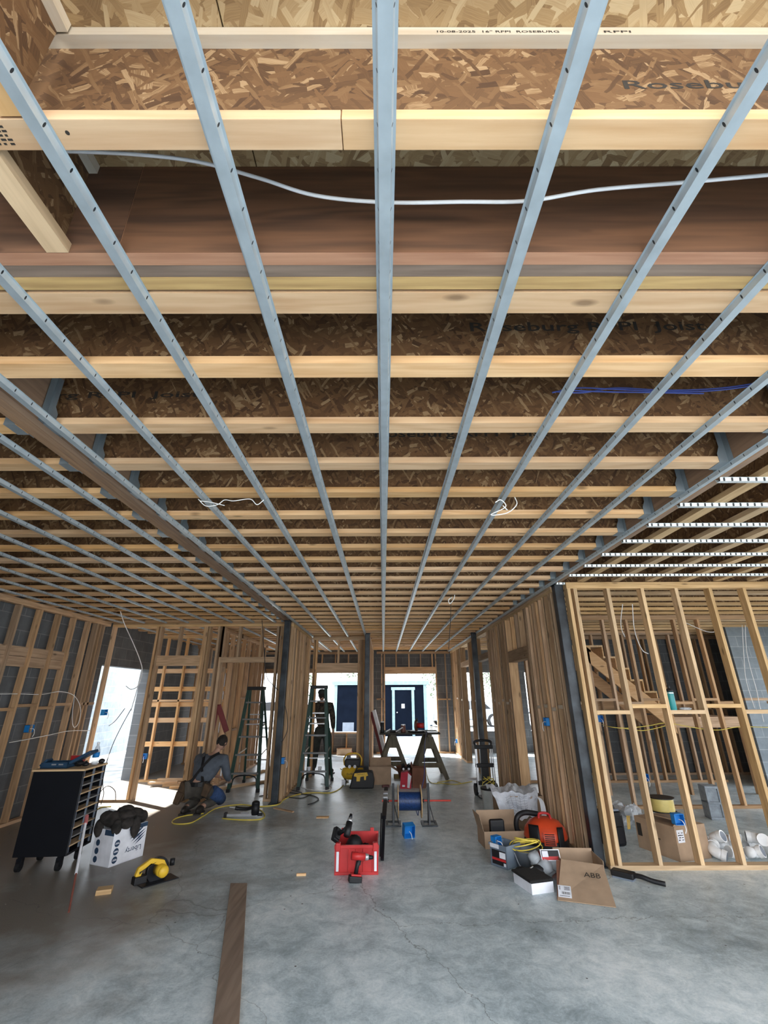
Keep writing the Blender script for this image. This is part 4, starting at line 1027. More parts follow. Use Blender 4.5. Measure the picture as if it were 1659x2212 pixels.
stepladder(-2.47, 9.17, 'green stepladder standing in the right-hand doorway behind the kneeling worker', 1.72)
stepladder(-1.27, 9.33, 'green stepladder standing in front of the far doorway and the standing worker', 1.74)
for k, (u, lab) in enumerate(((672, 'left one of two small white tubs on the lowest step of the second stepladder'), (692, 'right one of two small white tubs on the lowest step of the second stepladder'))):
    p = Vector((-1.36 + .2 * k, 9.33 + .04, .30)); o = B().lathe([(.028, 0), (.032, .05), (.034, .052), (.034, .062)], n=14).build('small_tub', WHT, smooth=True); o.location = p; tag(o, lab, 'tub')
# dark red folded thing hanging on partition
t = thing('canvas_tool_roll', 'dark red canvas roll hanging folded on the studs left of the first stepladder', 'tool roll', (-2.90, 8.62, 1.42), R(8))
B().bar((0, -.02, 0), (.20, -.06, -.42), .09, .03, up=(0, 1, 0)).build('front_half', MAR, t, bevel=.01); B().bar((0, -.01, .01), (-.05, -.03, -.52), .06, .025, up=(0, 1, 0)).build('back_half', MAR, t, bevel=.008)


def jbox(p, label, rz=0, s=.095, deep=.07):
    t = thing('electrical_box', label, 'electrical box', p, R(rz)); b = B()
    b.box(-s / 2, s / 2, deep - .003, deep, 0, s)
    for x0, x1, z0, z1 in ((-s / 2, s / 2, 0, .004), (-s / 2, s / 2, s - .004, s), (-s / 2, -s / 2 + .004, 0, s), (s / 2 - .004, s / 2, 0, s)): b.box(x0, x1, 0, deep, z0, z1)
    b.build('box_shell', BLU, t)
    B().tube(arc([(0, .02, s * .5), (.01, -.03, s * .4), (.02, -.04, -.02), (.012, -.03, -.06)], 5), .004, 5).build('wire_tail', CBLW, t)
    return t


jbox(ax(66, 1582, -4.93), 'blue electrical box on the left stud wall above the cabinet', 90)
jbox(ax(228, 1545, -4.9), 'blue electrical box on the left corner studs below the blocking', 90)
jbox(ay(310, 1640, 10.12), 'blue electrical box on the sunlit blocking frame seen through the left doorway')
jbox(ax(612, 1650, -1.64) + Vector((.02, 0, 0)), 'blue electrical box low on the plank wall behind the left steel column', 90)
jbox(ax(1178, 1568, 2.03), 'blue electrical box on the long right plank wall near the steel corner column', -90)
jbox(ay(1471, 1783, 5.235), 'blue electrical box low on a front stud above the brown carton')
jbox(ay(1298, 1560, 7.66), 'blue electrical box hanging on the inner stud wall left of the bottle')
jbox(ay(1397, 1688, 7.66), 'small blue electrical box low in the right room beyond the black tool bag')
jbox(ax(985, 1605, 2.03), 'blue electrical box far down the right plank wall', -90)
t = jbox(hz(885, 1811), 'loose bright blue electrical box lying on the floor below the cable reel', 12, .13, .10)
t.rotation_euler = (R(12), 0, R(15))

# ================================================================== props, middle
# red crate
t = thing('tool_crate', 'red plastic tool crate standing open in the middle of the floor', 'toolbox', (-.465, 5.24, 0), R(1))
W_, D_, H_ = .41, .40, .235
b = B(); 
b.box(.01, W_ - .01, 0.012, D_, 0, .012)
b.prism([(.0, 0), (W_, 0), (W_ + .008, H_), (-.008, H_)], 0, .012, 'y').prism([(.0, 0), (W_, 0), (W_ + .008, H_ + .02), (-.008, H_ + .02)], D_ - .012, D_, 'y').box(-.004, .008, .012, D_ - .012, 0, H_).box(W_ - .008, W_ + .004, .012, D_ - .012, 0, H_)
b.build('crate_body', RED, t)
b = B()
for x in (.04, .13, .20, .27, .36): b.box(x - .006, x + .006, -.008, 0, .02, H_ - .03)
b.box(-.01, W_ + .01, -.012, 0, H_ - .028, H_).box(-.004, W_ + .004, -.01, 0, 0, .022); b.build('front_ribs', RED, t, bevel=.003)
for x in (.0, W_ - .05): B().box(x, x + .05, -.02, .03, H_ - .05, H_ + .02).build('corner_latch', RED, t, bevel=.008)
for x in (.012, W_ - .036): B().box(x, x + .024, -.0135, -.012, .03, H_ - .035).build('white_strip', WHT, t)
for x in (.05, W_ - .06): B().box(x - .02, x + .02, D_ - .01, D_ + .006, H_, H_ + .05).build('hinge_post', RED, t, bevel=.006)
b = B().ell((.17, .24, .17), (.09, .08, .09), 12, 8, .08).ell((.28, .2, .12), (.07, .09, .08), 12, 8, .08).box(.02, .38, .03, .37, .02, .06); o = b.build('tool_bag', BLK, smooth=True); o.location = (-.465, 5.24, 0); tag(o, 'dark cloth bag and tools stuffed inside the red crate', 'tool bag')


def drill(loc, rot, label, body=RED):
    t = thing('cordless_drill', label, 'cordless drill', loc, 0, None, rot)
    B().box(-.035, .035, -.06, .06, 0, .05).build('battery', BLK, t, bevel=.008); B().box(-.03, .03, -.045, .05, .05, .065).build('battery_mount', body, t, bevel=.005)
    B().tube([(0, .0, .06), (0, .005, .12), (0, .015, .17)], [.020, .018, .024], 12).build('grip', BLK, t, smooth=True)
    B().cyl((0, -.06, .195), (0, .065, .195), .032, n=18).build('motor_housing', body, t, smooth=True)
    B().cyl((0, .065, .195), (0, .10, .195), .028, .024, n=18).build('gearbox', ALU, t, smooth=True); B().cyl((0, .10, .195), (0, .145, .195), .020, .014, n=16).build('chuck', BLKM, t, smooth=True)
    B().box(-.006, .006, .022, .035, .13, .16).build('trigger', RED if body is not RED else BLK, t)
    return t


drill((-.265, 5.06, .0), (R(-8), 0, R(-75)), 'red and black cordless drill standing on the floor against the front of the red crate')
drill((-.49, 5.36, .285), (R(62), R(35), R(35)), 'black cordless impact driver perched on the left rim of the red crate', BLK)
t = thing('folding_arm', 'long black metal arm with silver bands leaning from the red crate towards the reel stand', 'metal arm', (-.015, 5.58, .02))
B().bar((0, 0, 0), (.02, .35, .30), .035, .03).build('lower_arm', BLKM, t, bevel=.004); B().bar((-.022, .02, .03), (-.01, .33, .33), .012, .03).build('side_rail', BLKM, t)
B().bar((.02, .35, .29), (.05, 1.15, .44), .05, .035).build('upper_arm', BLKM, t, bevel=.004)
for s in (.58, .72): B().bar(Vector((.02, .35, .30)).lerp(Vector((.05, 1.15, .45)), s), Vector((.02, .35, .30)).lerp(Vector((.05, 1.15, .45)), s + .08), .056, .04).build('silver_band', ALU, t)
# cable reel on stands
for x, lab in ((.13, 'left black metal stand carrying the blue cable reel'), (.60, 'right black metal stand carrying the blue cable reel')):
    t = thing('reel_stand', lab, 'reel stand', (x, 6.98, 0), 0, 'stands of the cable reel')
    B().box(-.10, .10, -.09, -.05, 0, .015).box(-.10, .10, .13, .17, 0, .015).box(-.10, -.07, -.05, .13, 0, .015).box(.07, .10, -.05, .13, 0, .015).build('base_frame', STL, t)
    for s in (-1, 1): B().bar((0, .04 + s * .10, .01), (0, .04 + s * .012, .30), .022, .022).build('brace_leg', BLKM, t)
    B().box(-.016, .016, .02, .06, .015, .47).build('post', BLKM, t, bevel=.003)
    B().bar((.07, .04, .012), (.012, .04, .22), .03, .012).build('gusset', BLKM, t)
    b = B()
    for k in range(6): b.cyl((-.018, .04, .24 + k * .035), (.018, .04, .24 + k * .035), .007, n=8)
    b.build('pin_holes', ALU, t)
t = thing('reel_axle', 'red steel rod through the cable reel, resting on both stands', 'steel rod', (0, 7.02, .265)); B().cyl((-.02, 0, 0), (.90, 0, 0), .011, n=12).build('rod', plain('red_oxide_rod', (.60, .06, .04), .5), t)
for x in (.085, .555): B().cyl((x - .03, 0, 0), (x - .015, 0, 0), .022, n=12).build('collar', BLKM, t)
t = thing('cable_reel', 'reel of dark blue cable with thin plywood flanges between two stands', 'cable reel', (.19, 7.02, .262))
for x in (0, .305): 
    q = B().cyl((x, 0, 0), (x + .010, 0, 0), .19, n=40); q.build('flange', Wl[1], t)
b = B(); pr = []
for k in range(60): pr += [(.105 + .0042 * abs(math.sin(k * math.pi / 2)), k * .295 / 60)]
MR = Matrix.Rotation(math.pi / 2, 4, 'Y'); b.lathe(pr, (.01, 0, 0), 32, MR)
b.tube(arc([(.24, -.04, -.10), (.25, -.07, -.13), (.265, -.05, -.15), (.27, -.01, -.11)]), .005, 6)
DB = plain('blue_cable_winding', (.012, .045, .16), .45, 0, .35, 60); b.build('wound_cable', DB, t, smooth=True)
wire('data_cable', [(.485, 7.0, .33), (.60, 7.6, .48), (.72, 8.8, .75), (.90, 10.3, .9)], .006, CBLB, 'dark blue cable pulled from the reel up to the sawhorse table')
# compressor
t = thing('air_compressor', 'yellow pancake air compressor with black motor, beside the black tool bag', 'air compressor', (-.60, 10.02, 0))
B().lathe([(.02, .07), (.17, .08), (.215, .14), (.22, .19), (.20, .25), (.10, .29), (.02, .295)], n=28).build('tank', YEL, t, smooth=True)
B().box(-.15, .15, -.11, .11, .28, .42).build('motor_cover', BLK, t, bevel=.025); B().cyl((-.12, -.02, .42), (-.04, -.02, .42), .05, n=14).build('pump_head', GRYP, t, smooth=True)
B().tube(arc([(-.16, 0, .30), (-.17, 0, .42), (-.08, 0, .50), (.08, 0, .50), (.17, 0, .42), (.16, 0, .30)], 6), .014, 8).build('carry_handle', YEL, t)
for x, y in ((-.13, -.10), (.13, -.10), (0, .15)): B().cyl((x, y, 0), (x, y, .10), .022, n=10).build('rubber_foot', BLK, t)
B().cyl((-.05, -.17, .30), (-.05, -.19, .30), .028, n=14).build('gauge', WHT, t); B().cyl((.05, -.17, .30), (.05, -.19, .30), .028, n=14).build('gauge', WHT, t)
text('DeWALT', .05, BLK, t, Matrix.Translation((-.10, -.222, .165)) @ FACE, 'printed_lettering')
# black bag
t = thing('tool_bag', 'black tool bag with a yellow handle patch in front of the compressor', 'tool bag', (-.40, 9.42, 0))
B().prism([(-.22, 0), (.22, 0), (.235, .12), (.20, .27), (-.12, .28), (-.17, .20), (-.20, .08)], 0, .24, 'y').build('bag_body', BLK, t, bevel=.02)
B().prism([(-.14, .20), (-.13, .245), (.10, .262), (.12, .21), (.085, .20), (.08, .14), (.05, .14), (.045, .20), (-.02, .19), (-.03, .12), (-.09, .12), (-.09, .19)], -.008, -.001, 'y').build('yellow_patch', YEL, t)
text('DeWALT', .035, BLK, t, Matrix.Translation((-.085, -.0095, .22)) @ FACE, 'printed_lettering')
B().tube(arc([(-.12, .12, .27), (-.06, .12, .33), (.08, .12, .33), (.14, .12, .26)], 6), .011, 8).build('carry_handle', BLK, t, smooth=True)


def openbox(label, loc, rz, w, d, h, mat=KRF, flaps=(35, 120, 100, 60), name='carton', cat='cardboard box', th=.005):
    t = thing(name, label, cat, loc, R(rz)); b = B().box(0, w, 0, d, 0, th)
    for x0, x1, y0, y1 in ((0, w, 0, th), (0, w, d - th, d), (0, th, th, d - th), (w - th, w, th, d - th)): b.box(x0, x1, y0, y1, th, h)
    b.build('box_body', mat, t)
    fl = d * .48
    for k, a in enumerate(flaps):
        if a is None: continue
        L = fl if k < 2 else w * .35; c_, s_ = math.cos(R(a)), math.sin(R(a)); q = B()
        if k == 0: q.box(0, w, -L, 0, -.004, 0, Matrix.Translation((0, 0, h)) @ Matrix.Rotation(R(a), 4, 'X'))
        if k == 1: q.box(0, w, 0, L, -.004, 0, Matrix.Translation((0, d, h)) @ Matrix.Rotation(-R(a), 4, 'X'))
        if k == 2: q.box(-L, 0, 0, d, -.004, 0, Matrix.Translation((0, 0, h)) @ Matrix.Rotation(-R(a), 4, 'Y'))
        if k == 3: q.box(0, L, 0, d, -.004, 0, Matrix.Translation((w, 0, h)) @ Matrix.Rotation(R(a), 4, 'Y'))
        q.build('flap', mat, t)
    return t


openbox('plain brown carton behind the black tool bag and the compressor', (-.28, 9.80, 0), -2, .42, .30, .30, flaps=(None, -55, None, 30))
KR2 = plain('redbrown_cardboard', (.20, .085, .05), .85)
t = thing('waste_basket', 'open red-brown tub beside the brown carton under the sawhorse table', 'tub', (.46, 10.02, 0))
B().lathe([(.12, 0), (.21, .27), (.225, .28), (.215, .285), (.20, .27), (.11, .012), (.01, .012)], n=6).build('tub_shell', KR2, t)
t = thing('carton', 'bright red carton with a white stripe on the floor behind the cable reel', 'cardboard box', (.30, 9.42, 0), R(-4))
RC = plain('red_carton', (.52, .025, .05), .7)
B().prism([(0, 0), (.20, 0), (.21, .20), (.14, .27), (.02, .25)], 0, .22, 'y').build('box_body', RC, t); B().prism([(.13, .02), (.17, .01), (.21, .20), (.15, .25)], -.003, 0, 'y').build('white_stripe', WHT, t); B().box(.04, .09, -.003, 0, .03, .06).build('small_print', WHT, t)
openbox('dark red open carton right of the bright red one', (.53, 9.48, 0), -8, .24, .26, .32, KR2, (None, None, -70, None))
t = thing('work_gloves', 'pair of dark gloves with pale palms lying on the bright red carton', 'gloves', (.42, 9.55, .27))
for s in (-1, 1):
    b = B().ell((s * .05, 0, .03), (.035, .05, .03), 10, 8)
    for k in range(4): b.tube([(s * .05 - .024 + k * .016, .03, .05), (s * .055 - .026 + k * .018, .03, .10 + .01 * (k % 3))], [.010, .008], 6)
    b.tube([(s * .05 - s * .03, 0, .03), (s * .05 - s * .055, 0, .07)], [.011, .008], 6).build('glove', BLK, t, smooth=True); B().ell((s * .05, -.04, .03), (.022, .014, .022), 8, 6).build('pale_palm', WHT, t, smooth=True)
random.seed(5)
for k, (u, v, m, lab, dims) in enumerate(((735, 1640, None, '', None), (738, 1697, WHT, 'small white carton on the floor right of the black tool bag', (.07, .05, .09)), (826, 1702, plain('dark_red_metal', (.10, .015, .015), .5), 'small dark red clamp on the floor below the tool bag', (.13, .07, .04)),
                                           (812, 1688, KR2, 'small brown box leaning at the foot of the brown carton', (.12, .08, .14)), (826, 1680, BLK, 'black plastic fitting in the clutter under the sawhorses', (.12, .06, .05)), (852, 1683, plain('mustard_card', (.30, .21, .08), .8), 'small mustard box in the clutter under the sawhorses', (.14, .08, .08)),
                                           (795, 1640, YEL, 'small yellow case behind the compressor', (.16, .1, .12)), (818, 1637, GRYP, 'grey plastic case leaning behind the brown carton', (.2, .12, .10)))):
    if not lab: continue
    p = hz(u, v if v > 1650 else 1665); o = B().box(0, dims[0], 0, dims[1], 0, dims[2]).build('small_case' if dims[2] > .05 else 'clamp', m, bevel=.006); o.location = p; o.rotation_euler = (0, 0, R(random.uniform(-20, 20))); tag(o, lab, 'small box' if dims[2] > .05 else 'clamp')
# carton far through the doorway
openbox('small brown carton lying far back on the bright floor beyond the far doorway', tuple(hz(727, 1632)), 3, .42, .3, .16, flaps=(None, None, None, None))

# sawhorses + table
OLD = wood('old_sawhorse_wood', (.17, .145, .10), (.09, .075, .05), 2, .2, .2)
def sawhorse(x, y, label):
    t = thing('sawhorse', label, 'sawhorse', (x, y, 0), 0, 'sawhorses under the work table')
    B().box(-.02, .02, 0, .95, .68, .77).box(-.045, .045, 0, .95, .77, .808).build('top_beam', OLD, t)
    for yy in (.08, .87):
        for s in (-1, 1): B().bar((s * .33, yy, 0), (s * .03, yy, .76), .085, .036, up=(0, 1, 0)).build('leg', OLD, t)
        B().bar((-.235, yy - .03, .26), (.235, yy - .03, .26), .022, .085).build('cross_brace', OLD, t); B().prism([(-.12, .55), (.12, .55), (.05, .76), (-.05, .76)], yy - .035, yy - .02, 'y').build('gusset', OLD, t)
    return t


sawhorse(.20, 10.45, 'left wooden sawhorse holding the cluttered work table')
sawhorse(.95, 10.25, 'right wooden sawhorse holding the cluttered work table')
t = thing('work_table_top', 'dark plank top laid across the two sawhorses and covered in tools', 'table top', (-.08, 10.35, .809)); B().box(0, 1.26, 0, .85, 0, .03).build('plank', plain('dark_plank', (.05, .045, .035), .8), t)
zt = .84
t = thing('mitre_saw', 'dark rounded power saw standing at the right of the cluttered table', 'power saw', (.72, 10.55, zt), R(-20))
B().cyl((-.02, 0, .015), (-.02, 0, .03), .14, n=24).box(-.2, .16, -.03, .03, .0, .03).build('saw_base', BLKM, t); B().cyl((-.03, -.02, .13), (.0, -.02, .13), .11, n=24).build('blade_guard', plain('rusty_brown_metal', (.16, .07, .05), .5, .3), t, smooth=True); B().cyl((0, 0, .13), (.14, 0, .13), .05, n=16).build('motor', RED, t, smooth=True)
B().tube(arc([(-.01, .05, .18), (0, .0, .26), (.02, -.08, .23)]), .014, 8).build('handle', BLK, t, smooth=True)
def cyl_thing(name, label, cat, loc, r, h, m, capm=None):
    t = thing(name, label, cat, loc); B().lathe([(r * .95, 0), (r, .01), (r, h), (r * .9, h + .005)], n=18).build('shell', m, t, smooth=True)
    if capm: B().cyl((0, 0, h + .004), (0, 0, h + .022), r * .96, n=18).build('lid', capm, t)
    return t
cyl_thing('tumbler', 'tall dark tumbler with a pale lid at the left end of the cluttered table', 'cup', (-.02, 10.5, zt), .042, .19, BLK, WHT)
cyl_thing('paint_can', 'reddish open can in the middle of the cluttered table', 'can', (.42, 10.5, zt), .05, .13, plain('rust_can', (.22, .09, .07), .5, .3), ALU)
cyl_thing('glue_bottle', 'small clear bottle at the right end of the cluttered table', 'bottle', (1.02, 10.55, zt), .03, .12, CLR, BLU)
o = B().box(0, .16, 0, .08, 0, .04).build('hand_tool', BLK, bevel=.01); o.location = (.16, 10.5, zt); o.rotation_euler = (0, 0, .3); tag(o, 'black hand tool lying left of the can on the table', 'hand tool')
o = B().bar((0, 0, .02), (.15, .02, .10), .05, .02).build('white_tube', WHT, bevel=.006); o.location = (.26, 10.42, zt); tag(o, 'white tube propped on the table left of the can', 'tube')
o = B().bar((0, 0, .02), (.10, .02, .07), .04, .02).build('white_tube', PAPER, bevel=.006); o.location = (.05, 10.42, zt); tag(o, 'small white packet beside the tall tumbler', 'packet')
o = B().box(0, .22, 0, .1, 0, .02).build('metal_square', ALU, bevel=.004); o.location = (.92, 10.42, zt); tag(o, 'pale metal plate at the right front of the cluttered table', 'metal plate')
t = thing('leaning_board', 'white-edged maroon board leaning at the left end of the sawhorse table', 'board', (-.02, 11.52, 0), R(-6))
B().bar((.16, 0, 0.01), (-.20, .0, 1.24), .07, .16, up=(0, 1, 0)).build('white_edge', WHT, t); B().bar((.085, -.0, 0.02), (-.26, -.0, 1.20), .06, .15, up=(0, 1, 0)).build('maroon_face', MAR, t)
o = B().ell((0, 0, .05), (.06, .06, .05), 12, 8).build('pink_flag', plain('pink_plastic', (.8, .15, .35), .6), smooth=True); o.location = tuple(hz(757, 1630)); tag(o, 'tiny pink object on the bright floor beyond the far doorway', 'flag')

# ================================================================== props, right side
t = thing('hand_truck', 'folded aluminium and black hand truck standing against the right plank wall', 'hand truck', (1.74, 8.76, 0), R(4))
for s in (-1, 1):
    B().bar((s * .13, 0, .06), (s * .125, .05, .78), .022, .022).build('side_rail', ALU, t); B().bar((s * .155, -.03, .06), (s * .15, .02, .72), .012, .02).build('outer_rail', ALU, t)
    B().cyl((s * .15, .06, .09), (s * .19, .06, .09), .09, n=24).build('wheel', BLK, t)
B().tube(arc([(-.13, .05, .74), (-.14, .05, .81), (0, .05, .83), (.14, .05, .81), (.13, .05, .74)], 6), .02, 8).build('handle', BLK, t, smooth=True)
for z in (.70, .42, .16): B().box(-.16, .16, -.01, .05, z, z + .06).build('cross_bar', BLK, t, bevel=.008)
B().box(-.06, .06, .01, .04, .2, .72).build('back_panel', BLK, t); B().box(-.17, .17, -.24, 0, .0, .02).build('toe_plate', BLKM, t)
b = B()
for k in range(4): b.tube(arc([(random.uniform(-.12, .12), -.10, random.uniform(.12, .3)) for _ in range(4)], 5), .006, 5)
b.build('bungee_cord', CBLY, t)
t = thing('bucket', 'translucent white bucket with black rims below the hand truck', 'bucket', (1.565, 7.62, 0))
B().lathe([(.115, 0), (.12, .02), (.135, .30), (.13, .31), (.02, .31)], n=28).build('bucket_wall', plain('milky_plastic', (.55, .58, .56), .35), t, smooth=True); B().lathe([(.124, 0), (.128, .0), (.128, .022), (.122, .024)], n=28).build('bottom_rim', BLK, t)
B().lathe([(.136, .29), (.142, .29), (.142, .315), (.136, .315)], n=28).build('top_rim', BLK, t)
openbox('tall brown carton under the crumpled drawings, beside the bucket', (1.50, 6.75, 0), 0, .56, .45, .36, flaps=(None, None, None, None))
def crumple(a, c_): return .018 * math.sin(13 * a + 4 * c_) + .014 * math.sin(21 * c_ - 7 * a) + .010 * math.sin(37 * a + 23 * c_)
def sheet(a, c_):      # a across, c from back top, over the front edge and down
    x = 1.40 + a * .60 + .05 * crumple(a, c_) * 4
    if c_ < .45: return (x, 7.22 - c_ / .45 * .42, .405 + crumple(a, c_))
    k = (c_ - .45) / .55; return (x + .10 * k * (1 - a) - .08 * k * a, 6.80 - .12 * k + crumple(a, c_) - .04, .405 - .26 * k + crumple(a, c_) * .5)
o = B().grid(sheet, 30, 24).build('building_plans', plain('plan_paper', (.74, .77, .83), .8), solid=.002, loc=(1.8, 6.9, .35)); tag(o, 'crumpled white building drawings draped over the tall brown carton', 'drawings')
b = B()
for k in range(9):
    pts = [Vector(sheet(.25 + .5 * i / 8, .55 + k * .045)) + Vector((0, -.004, .002)) for i in range(9)]; b.tube(pts, .0012, 4)
for k in range(5):
    pts = [Vector(sheet(.28 + k * .1, .55 + .3 * i / 6)) + Vector((0, -.004, .002)) for i in range(7)]; b.tube(pts, .0012, 4)
q = b.build('drawn_lines', GRYP); q.parent = o; q.location = Vector((0, 0, 0)) - Vector((1.8, 6.9, .35))
t = thing('paper_roll', 'long sheet of white drawings hanging to the floor right of the carton', 'paper', (1.90, 6.60, 0)); B().grid(lambda a, c_: (.06 * a + .03 * c_ + .02 * math.sin(5 * c_), -.25 * c_, .40 - .36 * c_ * c_ - .03 * a), 6, 14).build('sheet', PAPER, t, solid=.002)
openbox('low brown carton with tall open panels behind the black case', (1.12, 5.98, 0), 4, .46, .30, .16, flaps=(None, -85, -75, None))
t = thing('black_case', 'upright black plastic case inside the low brown carton', 'case', (1.20, 6.0, .006), R(8)); B().box(0, .17, 0, .07, 0, .26).build('case_shell', BLK, t, bevel=.02); B().box(.02, .15, -.006, 0, .04, .20).build('case_panel', BLKM, t, bevel=.004)
# grey tote
t = thing('storage_tub', 'grey plastic tub with a red and black label at the left of the right-hand clutter', 'tub', (1.20, 5.34, 0), R(128))
b = B().box(0, .19, 0, -.20, 0, .006) if False else B(); w_, d_, h_ = .20, .22, .19
for x0, x1, y0, y1 in ((0, w_, -.006, 0), (0, w_, -d_, -d_ + .006), (0, .006, -d_, 0), (w_ - .006, w_, -d_, 0)): b.box(x0, x1, y0, y1, 0, h_)
b.box(0, w_, -d_, 0, 0, .006).box(-.01, w_ + .01, -.004, .008, h_ - .02, h_).box(-.01, .004, -d_, 0, h_ - .02, h_).box(w_ - .004, w_ + .01, -d_, 0, h_ - .02, h_).build('tub_shell', plain('slate_plastic', (.17, .21, .26), .45), t)
B().box(.01, .18, .0002, .0012, .02, .14).build('label_ground', BLK, t); B().box(.01, .18, .0014, .002, .055, .075).build('red_stripe', RED, t); B().box(.012, .085, .0014, .002, .08, .13).build('white_panel', WHT, t); B().box(.012, .04, .0014, .002, .02, .045).build('white_corner', WHT, t)
B().box(.08, .19, .0085, .0095, .155, .19).build('handle_label', WHT, t)
t = jbox((1.17, 5.50, .15), 'blue electrical box sticking out of the grey tub', 30, .085)
# bucket with yellow coil
t = thing('cable_bucket', 'short grey bucket under the yellow cable coil', 'bucket', (1.43, 5.42, 0)); B().lathe([(.11, 0), (.13, .14), (.137, .145), (.13, .15), (.12, .135), (.105, .01), (.01, .01)], n=26).build('bucket_wall', plain('smoke_plastic', (.13, .145, .165), .4), t, smooth=True)
B().tube(arc([(-.13, 0, .12), (-.10, -.10, .03), (0, -.14, .0 + .02), (.10, -.10, .05), (.13, 0, .12)], 6), .005, 6).build('wire_handle', ALU, t)
b = B()
for k in range(5):
    rr = .14 - .012 * k; pts = [(rr * math.cos(a_) * 1.15, rr * math.sin(a_) * .8, .165 + .012 * k + .03 * math.sin(a_ + k)) for a_ in [2 * math.pi * i / 28 for i in range(29)]]; b.tube(pts, .0055, 6)
o = b.build('cable_coil', plain('bright_yellow_cable', (.85, .66, .10), .45), smooth=True); o.location = (1.43, 5.45, 0); tag(o, 'coil of bright yellow cable resting on the short grey bucket', 'cable coil')
# orange vacuum / blower
t = thing('shop_vacuum', 'orange-red and black dome-shaped machine behind the yellow coil', 'machine', (1.80, 5.98, 0), R(-12))
B().lathe([(.21, 0), (.235, .03), (.235, .10), (.22, .12)], n=32).build('base', BLK, t, smooth=True)
b = B().lathe([(.225, .10), (.235, .13), (.215, .20), (.16, .265), (.08, .295), (.01, .30)], n=36); b.build('dome', ORG, t, smooth=True)
def ond(x, z0, z1, w): return B().grid(lambda a, c_: (x + (a - .5) * w, -math.sqrt(max(.0, .242 ** 2 - (x + (a - .5) * w) ** 2)) * math.cos(max(0, (z0 + (z1 - z0) * c_ - .13)) / .19 * 1.2) - .004, z0 + (z1 - z0) * c_), 6, 8)
ond(-.13, .06, .25, .10).build('side_grip', BLK, t, solid=.012, smooth=True); ond(.14, .06, .24, .06).build('side_grip', BLK, t, solid=.012, smooth=True)
g_ = ond(.02, .09, .20, .12); g_.build('vent_panel', ORG, t, solid=.02); b = B()
for k in range(6):
    z = .10 + k * .017; b.box(-.03, .07, -.262 * math.cos(max(0, z - .13) / .19 * 1.2) , -.245 * math.cos(max(0, z - .13) / .19 * 1.2), z, z + .007)
b.build('vent_slots', BLK, t); B().tube(arc([(-.06, -.05, .29), (-.04, -.02, .335), (.05, -.02, .335), (.07, -.05, .29)], 6), .013, 8).build('carry_handle', RED, t, smooth=True)
b = B().tube(arc([(-.22, .05, .08), (-.30, .02, .16), (-.29, .0, .28), (-.20, .06, .32), (-.05, .12, .30)], 6), .028, 10); b.build('hose', BLK, t, smooth=True)
# clear bag w/ label
random.seed(9); t = thing('parts_bag', 'clear bag of parts with a red, white and black card behind the open ABB carton', 'bag', (1.53, 5.17, 0))
b = B(); 
for _ in range(6): b.ell((random.uniform(-.07, .09), random.uniform(-.06, .08), random.uniform(.05, .13)), (.07, .07, .06), 10, 7, .18)
b.build('clear_bag', CLR, t, smooth=True); B().ell((.0, .0, .06), (.07, .06, .05), 9, 6, .2).build('grey_parts', plain('mixed_parts', (.45, .42, .40), .6, .2, .5, 30), t); B().box(-.05, .13, -.10, -.095, .10, .19, Matrix.Rotation(R(-25), 4, 'X')).build('white_card_rim', WHT, t)
B().box(-.042, .122, -.1025, -.1005, .108, .135, Matrix.Rotation(R(-25), 4, 'X')).build('red_stripe', RED, t); B().box(-.042, .122, -.1025, -.1005, .135, .182, Matrix.Rotation(R(-25), 4, 'X')).build('black_ground', BLK, t); B().box(-.036, .02, -.104, -.1026, .13, .176, Matrix.Rotation(R(-25), 4, 'X')).build('white_panel', WHT, t)
B().ell((.04, .06, .16), (.11, .07, .03), 12, 6, .1).build('red_hood', MAR, t, smooth=True)
# white box with black pad
t = thing('carton', 'small white box filled level with a black foam pad, in front of the clear bag', 'cardboard box', (1.262, 4.76, 0), R(16))
w_, d_, h_ = .215, .29, .075; b = B().box(0, w_, 0, d_, 0, .004)
for x0, x1, y0, y1 in ((0, w_, 0, .004), (0, w_, d_ - .004, d_), (0, .004, .004, d_ - .004), (w_ - .004, w_, .004, d_ - .004)): b.box(x0, x1, y0, y1, .004, h_)
b.build('box_body', WHT, t); B().box(-.012, w_ + .012, .0, d_ + .02, h_ + .001, h_ + .022).build('foam_pad', plain('black_foam', (.012, .011, .010), .95, 0, .3, 40), t, bevel=.012)
t = thing('knee_pads', 'black knee pads with shiny buckles behind the white box', 'knee pads', (1.26, 5.12, 0), R(-5))
B().ell((.02, 0, .05), (.07, .05, .045), 14, 8).ell((.17, .01, .06), (.09, .05, .05), 14, 8).build('pad_shell', BLK, t, smooth=True); B().bar((-.07, -.03, .03), (.0, -.02, .08), .03, .008).bar((.05, -.045, .07), (.12, -.04, .11), .012, .006).build('buckle', ALU, t)
